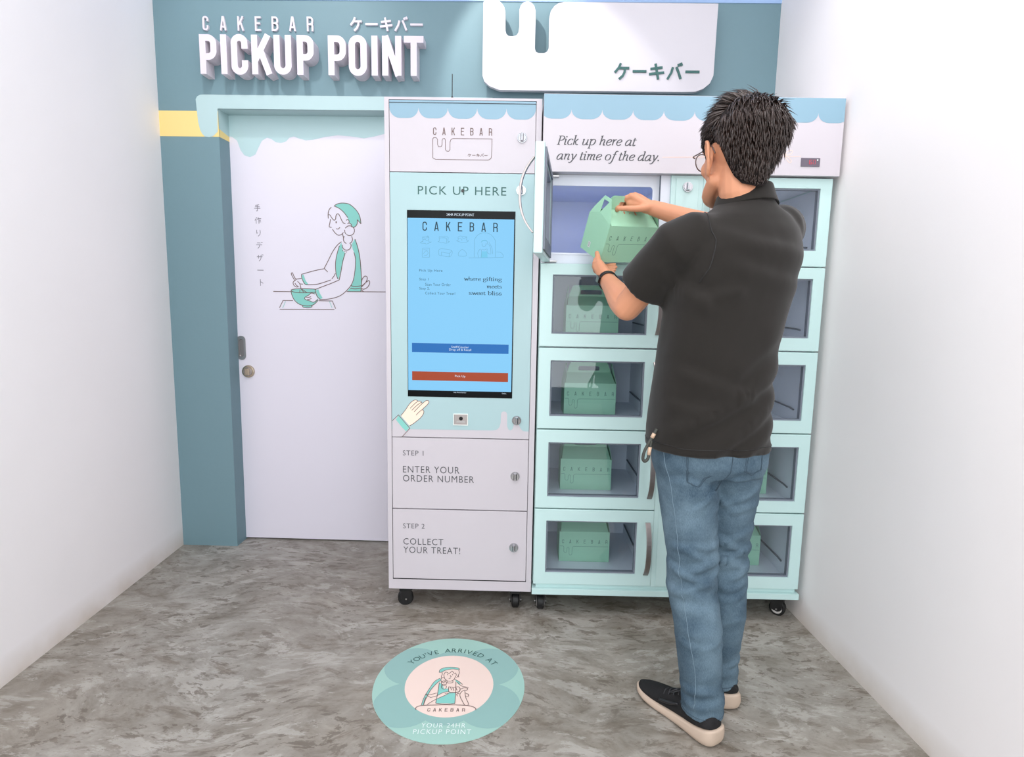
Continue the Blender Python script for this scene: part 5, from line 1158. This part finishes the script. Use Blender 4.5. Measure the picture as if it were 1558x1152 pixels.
    voxel(body, .0036, 3, .5)
    # ---- eyes
    for s in (-1, 1):
        e = MB(); e.ball(hx(s*.031, .0755, .008), .0125, .0115, .0085, HM, 16, 10, 0); e.ball(hx(s*.030, .0820, .008), .0064, .0064, .0064, HM, 12, 8, 1)
        kid(e.build('eye', ['eye_white', 'eye_iris'], None, True))
    # ---- polo shirt
    s = MB()
    R = [(.838, .584, 1.664, .170, .128, 5, 0), (.90, .583, 1.664, .168, .127, 7, 0), (1.00, .585, 1.662, .164, .122, 10, 0), (1.10, .591, 1.660, .163, .120, 14, 0), (1.20, .604, 1.659, .168, .121, 18, 0),
         (1.30, .624, 1.660, .182, .121, 23, .02), (1.38, .638, 1.662, .190, .117, 26, .06), (1.43, .642, 1.664, .172, .104, 27, .10), (1.468, .646, 1.668, .132, .088, 27, .08), (1.496, .650, 1.671, .080, .072, 27, .03), (1.525, .652, 1.674, .060, .060, 27, 0)]
    s.loft([ell((x, y, z), a, c, w, 48, 2.35, 0, 1.06, ro) for z, x, y, a, c, w, ro in R])
    for S, E, ln, r0, r1, r2 in ((SH_L, EL_L, .70, .070, .069, .074), (SH_R, EL_R, .66, .070, .066, .066)):
        C = Vector((.640, 1.664, 1.415)); d = (E-S).normalized(); up = Vector((0, 0, 1)); L_ = (E-S).length
        pts = [(S+(C-S)*.45, .062), (S+(C-S)*.18, r0*.98), (S+d*L_*.10, r0), (S+d*L_*.35, r1), (S+d*L_*ln, r2)]
        rings = []; pv = None
        for i, (c, r) in enumerate(pts):
            a = pts[max(i-1, 0)][0]; e = pts[min(i+1, len(pts)-1)][0]; t = (e-a).normalized()
            u = (up-t*up.dot(t)).normalized(); w = t.cross(u)
            rings.append([c+(u*cos(2*pi*j/24)+w*sin(2*pi*j/24))*r for j in range(24)])
        s.loft(rings)
    shirt = s.build('polo_shirt', 'shirt_black'); kid(shirt); voxel(shirt, .0065, 9, .6)
    # drape: folds across the back as (x, z) lines on the back seen from behind, plus small ripples
    folds = [((.80, 1.10), (.46, .90), .010, .020), ((.80, 1.03), (.56, .86), .009, .020), ((.79, .95), (.64, .85), .006, .018), ((.46, 1.06), (.66, .985), .005, .018), ((.45, .97), (.56, .95), .004, .017),
             ((.50, 1.245), (.60, 1.27), .005, .017), ((.55, 1.40), (.80, 1.36), .004, .020), ((.57, 1.33), (.82, 1.27), .004, .020), ((.44, 1.30), (.52, 1.22), .006, .017), ((.40, 1.33), (.47, 1.25), .004, .016), ((.72, 1.16), (.60, 1.06), .004, .022)]
    me = shirt.data
    for v in me.vertices:
        p = v.co; n = v.normal; amt = 0
        back = max(0, min(1, (-n.y+.35)*1.6))
        for (a, c), (e, g), am, wd in folds:
            ax = Vector((a, c)); d = Vector((e, g))-ax; q = Vector((p.x, p.z))-ax; t = q.dot(d)/d.length_squared
            if -.15 < t < 1.15:
                off = (q-d*t).length*(1 if d.x*q.y-d.y*q.x > 0 else -1); fade = max(0, min(1, (t+.15)*4))*max(0, min(1, (1.15-t)*4))
                amt += 1.35*am*fade*back*(math.exp(-(off/wd)**2)-.55*math.exp(-((off-wd*1.5)/wd)**2))
        amt += .0030*noise.noise(Vector((p.x*9, p.y*9, p.z*6)))+.0012*noise.noise(Vector((p.x*25, p.y*25, p.z*14)))
        if p.z > 1.46: amt *= .3
        if p.z < .86: amt += .0015
        v.co = p+n*amt
    shirt.data.update(); sm_ = shirt.modifiers.new('s', 'SMOOTH'); sm_.iterations = 8; sm_.factor = .5; baked(shirt); me = shirt.data; me.polygons.foreach_set('use_smooth', [True]*len(me.polygons))
    # side vent: trim the left hem a little and hang a small front tail
    me.update()
    sv = MB(); vp = [(.437, 1.60, .905), (.432, 1.615, .86), (.428, 1.625, .835), (.431, 1.64, .828), (.436, 1.66, .838), (.44, 1.68, .85), (.44, 1.67, .92)]
    c = MB(); NY = Vector((.652, 1.680, 0)); r, f = rz(27)
    rings = []
    for rad_x, rad_y, z in ((.064, .066, 1.500), (.0665, .069, 1.553), (.0685, .071, 1.5575), (.072, .074, 1.554), (.080, .081, 1.524), (.0905, .091, 1.504), (.0890, .0895, 1.501), (.078, .079, 1.518)):
        rings.append([NY+r*rad_x*cos(2*pi*j/40)+f*(rad_y*sin(2*pi*j/40)+.004)+Vector((0, 0, z-.30*(rad_y*sin(2*pi*j/40)+.07))) for j in range(40)])
    # close the stand at the front with a narrow V
    col = c.loft(rings, 0, False, True).build('collar', 'shirt_black', None, True); col.parent = shirt
    sub = col.modifiers.new('s', 'SUBSURF'); sub.levels = 1; sub.render_levels = 1
    # sleeve seam, hem stitching
    bvh = BVHTree.FromPolygons([v.co.copy() for v in me.vertices], [tuple(p.vertices) for p in me.polygons])
    def hug(pts, off, n=6, tree=None):
        out = []
        for p in catmull(pts, n):
            h = (tree or bvh).find_nearest(p); out.append(h[0]+h[1]*off)
        return out
    sm = MB()
    seam = [SH_L+Vector((.055, .02, .068)), SH_L+Vector((.052, -.035, .05)), SH_L+Vector((.058, -.07, 0)), SH_L+Vector((.055, -.06, -.06)), SH_L+Vector((.05, -.02, -.11))]
    sm.tube(hug(seam, .0006), .0016, 6)
    o = sm.build('sleeve_seam', 'strap_black', None, True); o.parent = shirt; sm = MB()
    ring = ell((.585, 1.664, .862), .19, .145, 5, 60); sm.tube(hug(ring, .0004, 1), .0010, 5)
    o = sm.build('hem_seam', 'strap_black', None, True); o.parent = shirt
    # ---- jeans
    j = MB()
    Hh = [(.99, .588, 1.664, .145, .108, 5), (.93, .588, 1.664, .154, .114, 4), (.86, .589, 1.664, .160, .120, 3), (.80, .591, 1.665, .158, .116, 3), (.765, .593, 1.668, .150, .100, 3)]
    j.loft([ell((x, y, z), a, c_, w, 40, 2.4, 0, 1.05) for z, x, y, a, c_, w in Hh])
    for H_, K, A_, dx in ((HIP_L, KN_L, AN_L, -1), (HIP_R, KN_R, AN_R, 1)):
        pts = [(H_+Vector((0, .0, -.04)), .083, .098), (H_.lerp(K, .28), .083, .095), (H_.lerp(K, .6), .076, .082), (K+Vector((0, -.004, .03)), .070, .072), (K+Vector((0, -.008, -.06)), .068, .070), (K.lerp(A_, .40)+Vector((0, -.022, 0)), .0655, .070), (K.lerp(A_, .75)+Vector((0, -.010, 0)), .0595, .062), (A_+Vector((0, -.004, .02)), .0580, .060), (A_+Vector((.0, -.006, -.022)), .0585, .062)]
        j.loft([ell(c_, a, d, 14 if dx < 0 else 0, 28, 2.1) for c_, a, d in pts])
    jeans = j.build('jeans', 'denim'); kid(jeans); voxel(jeans, .0055, 5, .5)
    me2 = jeans.data; rnd = random.Random(3)
    wr = []
    for K, A_, x0 in ((KN_L, AN_L, .563), (KN_R, AN_R, .685)):
        for z, am, tl in ((.575, .0035, .25), (.545, .005, -.2), (.515, .006, .15), (.488, .006, -.12), (.455, .006, .2), (.425, .005, -.15), (.392, .0035, .2), (.145, .004, .1), (.115, .005, -.12), (.30, .002, .2)):
            wr.append((x0, z, am*1.35, tl, rnd.uniform(.010, .015), rnd.uniform(0, 6)))
    wr += [(.60, .735, .006, .55, .012, 1), (.60, .70, .005, -.45, .012, 2), (.66, .70, .005, .5, .012, 4), (.545, .745, .004, -.1, .011, 3), (.68, .66, .004, .45, .012, 2)]
    for v in me2.vertices:
        p = v.co; n = v.normal; a = 0
        for x0, z, am, tl, wd, ph in wr:
            if abs(p.x-x0) < .085:
                zz = z+tl*(p.x-x0)+.010*sin((p.x-x0)*38+ph); o = (p.z-zz)/wd
                if abs(o) < 4: a += am*(math.exp(-o*o)-.5*math.exp(-(o-1.5)**2))*max(0, 1-(abs(p.x-x0)/.085)**3)
        a += .0026*noise.noise(Vector((p.x*16, p.y*16, p.z*9)))+.0012*noise.noise(Vector((p.x*40, p.y*40, p.z*60)))
        v.co = p+n*a*max(.3, min(1, .55-n.y))
    me2.update()
    bv2 = BVHTree.FromPolygons([v.co.copy() for v in me2.vertices], [tuple(p.vertices) for p in me2.polygons])
    q = MB()
    def line(pts, r=.0011, off=.0006): q.tube(hug(pts, off, 8, bv2), r, 5)
    line([(.444, 1.60, .85), (.452, 1.585, .75), (.47, 1.58, .64), (.495, 1.585, .53), (.510, 1.585, .46), (.528, 1.57, .36), (.548, 1.56, .25), (.556, 1.555, .16), (.552, 1.56, .10)], .0011)
    o = q.build('side_seam', 'jeans_seam', None, True); o.parent = jeans
    q = MB()
    for xs_, z0 in (((.484, .560), .760), ((.655, .728), .775)):
        x0, x1 = xs_; y = 1.53; m = (x0+x1)/2
        for d in (0, .006):
            line([(x0+d, y, .86), (x0+d, y, z0+.022), (x0+d+.006, y, z0+.012+d*.5)], .0008); line([(x0+d, y, z0+.014), (m, y, z0-.008+d), (x1-d, y, z0+.012)], .0008); line([(x1-d, y, z0+.012), (x1-d, y, .86)], .0008)
    line([(.612, 1.53, .86), (.612, 1.53, .80), (.606, 1.54, .765), (.600, 1.56, .745)], .0013)
    for A_, rr_ in ((AN_L, .066), (AN_R, .066)):
        line([(A_.x+rr_*cos(t), A_.y-.006+rr_*sin(t), A_.z-.008) for t in [2*pi*k/20 for k in range(21)]], .0008)
    o = q.build('stitching', 'jeans_stitch', None, True); o.parent = jeans
    # ---- shoes
    def shoe(heel, dirv):
        d = Vector(dirv).normalized(); w = Vector((d.y, -d.x, 0)); Ln = .310
        # station: along, centre shift, half width, sole bottom, sole top, upper top
        S = [(0, 0, .010, .024, .054, .058), (.012, 0, .024, .012, .060, .075), (.04, 0, .035, .004, .060, .088), (.10, 0, .0405, 0, .054, .098), (.22, 0, .039, 0, .043, .104), (.36, .002, .037, 0, .038, .100), (.50, .003, .039, 0, .034, .086), (.64, .004, .0445, 0, .031, .070), (.78, .003, .046, .001, .030, .058), (.90, 0, .038, .006, .031, .048), (.97, -.003, .022, .014, .033, .041), (1.0, -.004, .008, .022, .034, .037)]
        sh = empty('shoe', tuple(heel)); M_ = lambda s, x, z: Vector(heel)+d*s*Ln+w*x+Vector((0, 0, z))
        so = MB(); R_ = []
        for s_, cx, hw, zb, zt, zu in S:
            fl = 1.10
            R_.append([M_(s_, cx-hw*.86, zb), M_(s_, cx, zb), M_(s_, cx+hw*.86, zb), M_(s_, cx+hw*fl, zb+(zt-zb)*.38), M_(s_, cx+hw*1.02, zb+(zt-zb)*.72), M_(s_, cx+hw*.97, zt), M_(s_, cx, zt-.004), M_(s_, cx-hw*.97, zt), M_(s_, cx-hw*1.02, zb+(zt-zb)*.72), M_(s_, cx-hw*fl, zb+(zt-zb)*.38)])
        so.loft(R_); o = so.build('sole', 'sole_beige', sh, True); u = o.modifiers.new('s', 'SUBSURF'); u.levels = 2; u.render_levels = 2
        up = MB(); R_ = []
        for s_, cx, hw, zb, zt, zu in S:
            s2 = .03+.955*s_; z0 = zt-.006; k = max(zu-z0, .004); hw2 = hw*.93
            R_.append([M_(s2, cx+hw2*cos(t)*(1 if abs(cos(t)) > .9 else (.98-.22*max(0, sin(t)))), z0+k*max(0, sin(t))**.8) for t in [pi*i/12 for i in range(13)]]+[M_(s2, cx, z0-.004)])
        up.loft(R_); o = up.build('upper', 'shoe_black', sh, True); u = o.modifiers.new('s', 'SUBSURF'); u.levels = 1; u.render_levels = 2
        pts = [tuple(v.co) for v in o.data.vertices]
        la = MB()
        for k in range(4):
            s_ = .44+.06*k; z = .0975-.0105*k; la.tube([M_(s_, -.020, z-.008), M_(s_+.01, -.008, z+.003), M_(s_-.01, .008, z+.003), M_(s_, .020, z-.008)], .0026, 6, 0, False, 4)
        la.tube([M_(.42, 0, .104), M_(.45, -.022, .108), M_(.50, -.036, .092), M_(.46, -.020, .098), M_(.42, 0, .104), M_(.46, .020, .106), M_(.50, .034, .090)], .0024, 6, 0, False, 5)
        la.build('laces', 'shoe_black_gloss', sh, True)
        st = MB(); # glossy side stripe and heel pull
        for s in (-1, 1):
            st.tube([M_(.62, s*.0405, .050), M_(.50, s*.0375, .060), M_(.40, s*.0350, .074)], [.004, .0055, .003], 8, 0, False, 5)
        st.build('stripe', 'shoe_black_gloss', sh, True)
        return sh
    s1 = shoe((.630, 1.542, 0), (-.525, .851, 0)); kid_loc(s1, P)
    s2 = shoe((.716, 1.690, 0), (.03, 1, 0)); kid_loc(s2, P)
    # ---- hair: a shaped cap and loose locks
    def lerp_tab(tab, a):
        for (a0, v0), (a1, v1) in zip(tab, tab[1:]):
            if a <= a1: return v0+(v1-v0)*(a-a0)/(a1-a0)
        return tab[-1][1]
    LOW = [(0, .082), (35, .072), (50, .046), (60, -.005), (70, -.030), (78, .010), (96, .026), (106, .012), (116, -.026), (128, -.058), (145, -.078), (180, -.086)]
    def shell(az, s):
        # az from the face round to the back, s from the crown (0) down to the nape (1)
        sx, cy = sin(az), cos(az)
        if s < .6:
            el = pi/2*(1-s/.6); n = Vector((sx*cos(el), cy*cos(el), sin(el)))
            p = Vector((n.x*.078, n.y*.100-.006, n.z*.088+.026))
        else:
            d = (s-.6)/.4; n = Vector((sx, cy, -.35*d)).normalized()
            p = Vector((sx*(.078-.018*d), cy*(.100-.022*d)-.006-.012*d, .026-.125*d))
        a = abs(math.degrees(atan2(sx, cy))); e = p.z-lerp_tab(LOW, a)
        bk = max(0, min(1, (a-85)/50)); fr = max(0, min(1, (60-a)/40)); up = max(0, n.z)
        th = .009+.009*up+.040*bk*max(0, 1-abs(p.z-.060)/.080)*(1-.5*up)+.030*fr*up*(1-up)*2
        return p, n, th, e
    h = MB(); nu, nv = 72, 40; V = []; lim = []
    for k in range(nu):
        lo, hi = .3, 1.0
        for _ in range(18):
            mid = (lo+hi)/2
            if shell(2*pi*k/nu, mid)[3] > -.006: lo = mid
            else: hi = mid
        lim.append(lo)
    for i in range(nv+1):
        for k in range(nu):
            p, n, th, e = shell(2*pi*k/nu, max(.004, lim[k]*i/nv)); t = max(0, min(1, (e+.004)/.045)); t = t*t*(3-2*t)
            tt = -.005+(th*.84+.005)*t
            if e > 0: tt += .0035*t*noise.noise(Vector((n.x*6, n.y*6, p.z*40)))
            V.append(hx(*(p+n*tt)))
    h.add(V, [((i+1)*nu+k, (i+1)*nu+(k+1) % nu, i*nu+(k+1) % nu, i*nu+k) for i in range(nv) for k in range(nu)], 1)
    rr = random.Random(11); cnt = 0
    while cnt < 5200:
        az = rr.uniform(0, 2*pi); s_ = rr.random(); p, n, th, e = shell(az, max(.01, s_))
        if e < .002: continue
        cnt += 1
        up = max(0, n.z); a = abs(math.degrees(atan2(sin(az), cos(az)))); bk = max(0, min(1, (a-85)/50)); t = max(.05, min(1, e/.05))
        fwd = Vector((n.x*.25-.25, 1.0 if p.y > -.045 else -.55, -.1)); dwn = Vector((0, .10-.25*bk, -1))
        k = max(0, min(1, (up-.25)/.45)); flow = fwd*k+dwn*(1-k); flow = flow-n*flow.dot(n)
        flow = (flow.normalized()+Vector((rr.gauss(0, .16), rr.gauss(0, .16), rr.gauss(0, .12)))).normalized()
        ln = (.012+.026*k+.014*bk*t)*rr.uniform(.75, 1.25)*(.35+.65*t); lift = .12+.16*k+.10*bk*t
        p0 = p+n*(th*t*.86-.002); d1 = (flow+n*lift).normalized(); d2 = (flow+n*(-.05+.1*k)+Vector((0, 0, -.15))).normalized()
        p1 = p0+d1*ln*.5; p2 = p1+d2*ln*.5; sd = d1.cross(n); sd = sd.normalized() if sd.length > 1e-4 else Vector((1, 0, 0)); w = rr.uniform(.0016, .0034)*(.45+.55*t)
        u_ = sd.cross(d1).normalized()*w*.5
        ring = lambda c, q: [hx(*(c+sd*w*q)), hx(*(c+u_*q)), hx(*(c-sd*w*q)), hx(*(c-u_*q))]
        h.loft([ring(p0, 1), ring(p1, .8), ring(p2, .12)])
    kid(h.build('hair', ['hair_black', 'hair_under'], None, True))
    for s in (-1, 1):
        eb = MB(); eb.tube([hx(s*.016, .099, .030), hx(s*.034, .096, .034), hx(s*.052, .078, .028)], [.002, .0032, .0012], 6, 0, False, 4); kid(eb.build('eyebrow', 'hair_black', None, True))
    # ---- glasses
    G = empty('glasses', (0, 0, 0)); g = MB(); lens = []
    for s in (-1, 1):
        c = hx(s*.034, .110, .002); pts = []
        rr_, ff_ = rz(HYAW)
        for k in range(28):
            t = 2*pi*k/28; u, v = .0255*cos(t), .0225*sin(t)*(1.0 if sin(t) > 0 else 1.08)
            pts.append(c+rr_*u+Vector((0, 0, v))-ff_*(abs(s*.034+u)**2*3.2))
        g.tube(pts, .0016, 6, 0, True); lens.append((pts, c))
        g.tube([hx(s*.060, .100, .010), hx(s*.069, .094, .012), hx(s*.0725, .05, .014), hx(s*.078, .0, .018), hx(s*.079, -.014, .012), hx(s*.078, -.026, -.004)], .0017, 6, 0, False, 5)
    g.tube([hx(-.009, .113, .006), hx(0, .116, .010), hx(.009, .113, .006)], .0016, 6, 0, False, 4)
    gf = g.build('glasses', 'frame_brown', None, True); bpy.data.objects.remove(G); kid(gf)
    for pts, c in lens:
        l_ = MB(); l_.add([c]+pts, [(0, i+1, (i+1) % len(pts)+1) for i in range(len(pts))]); o = l_.build('lens', 'spectacle_glass', None, True); o.parent = gf
    # ---- wrist watch on the left wrist
    d = (WR_L-EL_L).normalized(); c0 = WR_L-d*.018; u = Vector((0, 0, 1)); u = (u-d*u.dot(d)).normalized(); w_ = d.cross(u)
    b2 = MB(); R_ = []
    for k in range(32):
        t = 2*pi*k/32; n_ = u*cos(t)+w_*sin(t); r0 = .0285; c_ = c0+n_*r0
        R_.append([c_-d*.0085, c_-d*.0085+n_*.0032, c_+d*.0085+n_*.0032, c_+d*.0085])
    b2.loft(R_, 0, False, True); wb = b2.build('watch', 'strap_black', None, True); kid(wb)
    fc = MB(); n_ = (u*.15-w_*1.0).normalized(); x_ = d.cross(n_); c_ = c0+n_*.0325
    V = []
    for lv in (-.0035, .0035): V.append([c_+n_*lv+d*.0175*max(-.85, min(.85, 1.1*cos(2*pi*k/20)))+x_*.0135*max(-.85, min(.85, 1.1*sin(2*pi*k/20))) for k in range(20)])
    fc.loft(V); o = fc.build('watch_case', 'watch_face', None); o.parent = wb; o.modifiers.new('b', 'BEVEL').width = .001
    # children were modelled in world space: hang them on the root without moving them
    for ch in P.children:
        if not ch.get('placed'): ch.matrix_parent_inverse = Matrix.Translation(P.location).inverted()
    return P
def kid_loc(o, P):
    o.parent = P; loc = Vector(o.location)
    for ch in o.children:
        ch.data.transform(Matrix.Translation(-loc)) if not ch.data.get('moved') else None
make_person()
def key_strap():
    b = MB(); t = empty('key_strap', (.400, 1.60, .80)); tag(t, 'small dark olive key loop with tan tab hanging at left side of jeans', 'key strap')
    O = Vector((.400, 1.60, .80))
    P_ = [(.424, 1.600, .900), (.414, 1.598, .880), (.404, 1.598, .862), (.393, 1.598, .838), (.390, 1.598, .818), (.396, 1.598, .811), (.404, 1.598, .820), (.407, 1.598, .845), (.411, 1.598, .868)]
    b.tube([Vector(p)-O for p in P_], .0042, 8, 0, False, 5); b.build('loop', 'key_olive', t, True)
    c = MB(); c.tube([Vector(p)-O for p in [(.4055, 1.598, .829), (.4065, 1.598, .840), (.4078, 1.598, .851)]], .0054, 8); c.build('tab', 'key_tan', t, True); c = MB(); c.tube([Vector(p)-O for p in [(.412, 1.599, .876), (.418, 1.599, .888)]], .0054, 8)
    c.build('tab', 'key_tan', t, True)
key_strap()
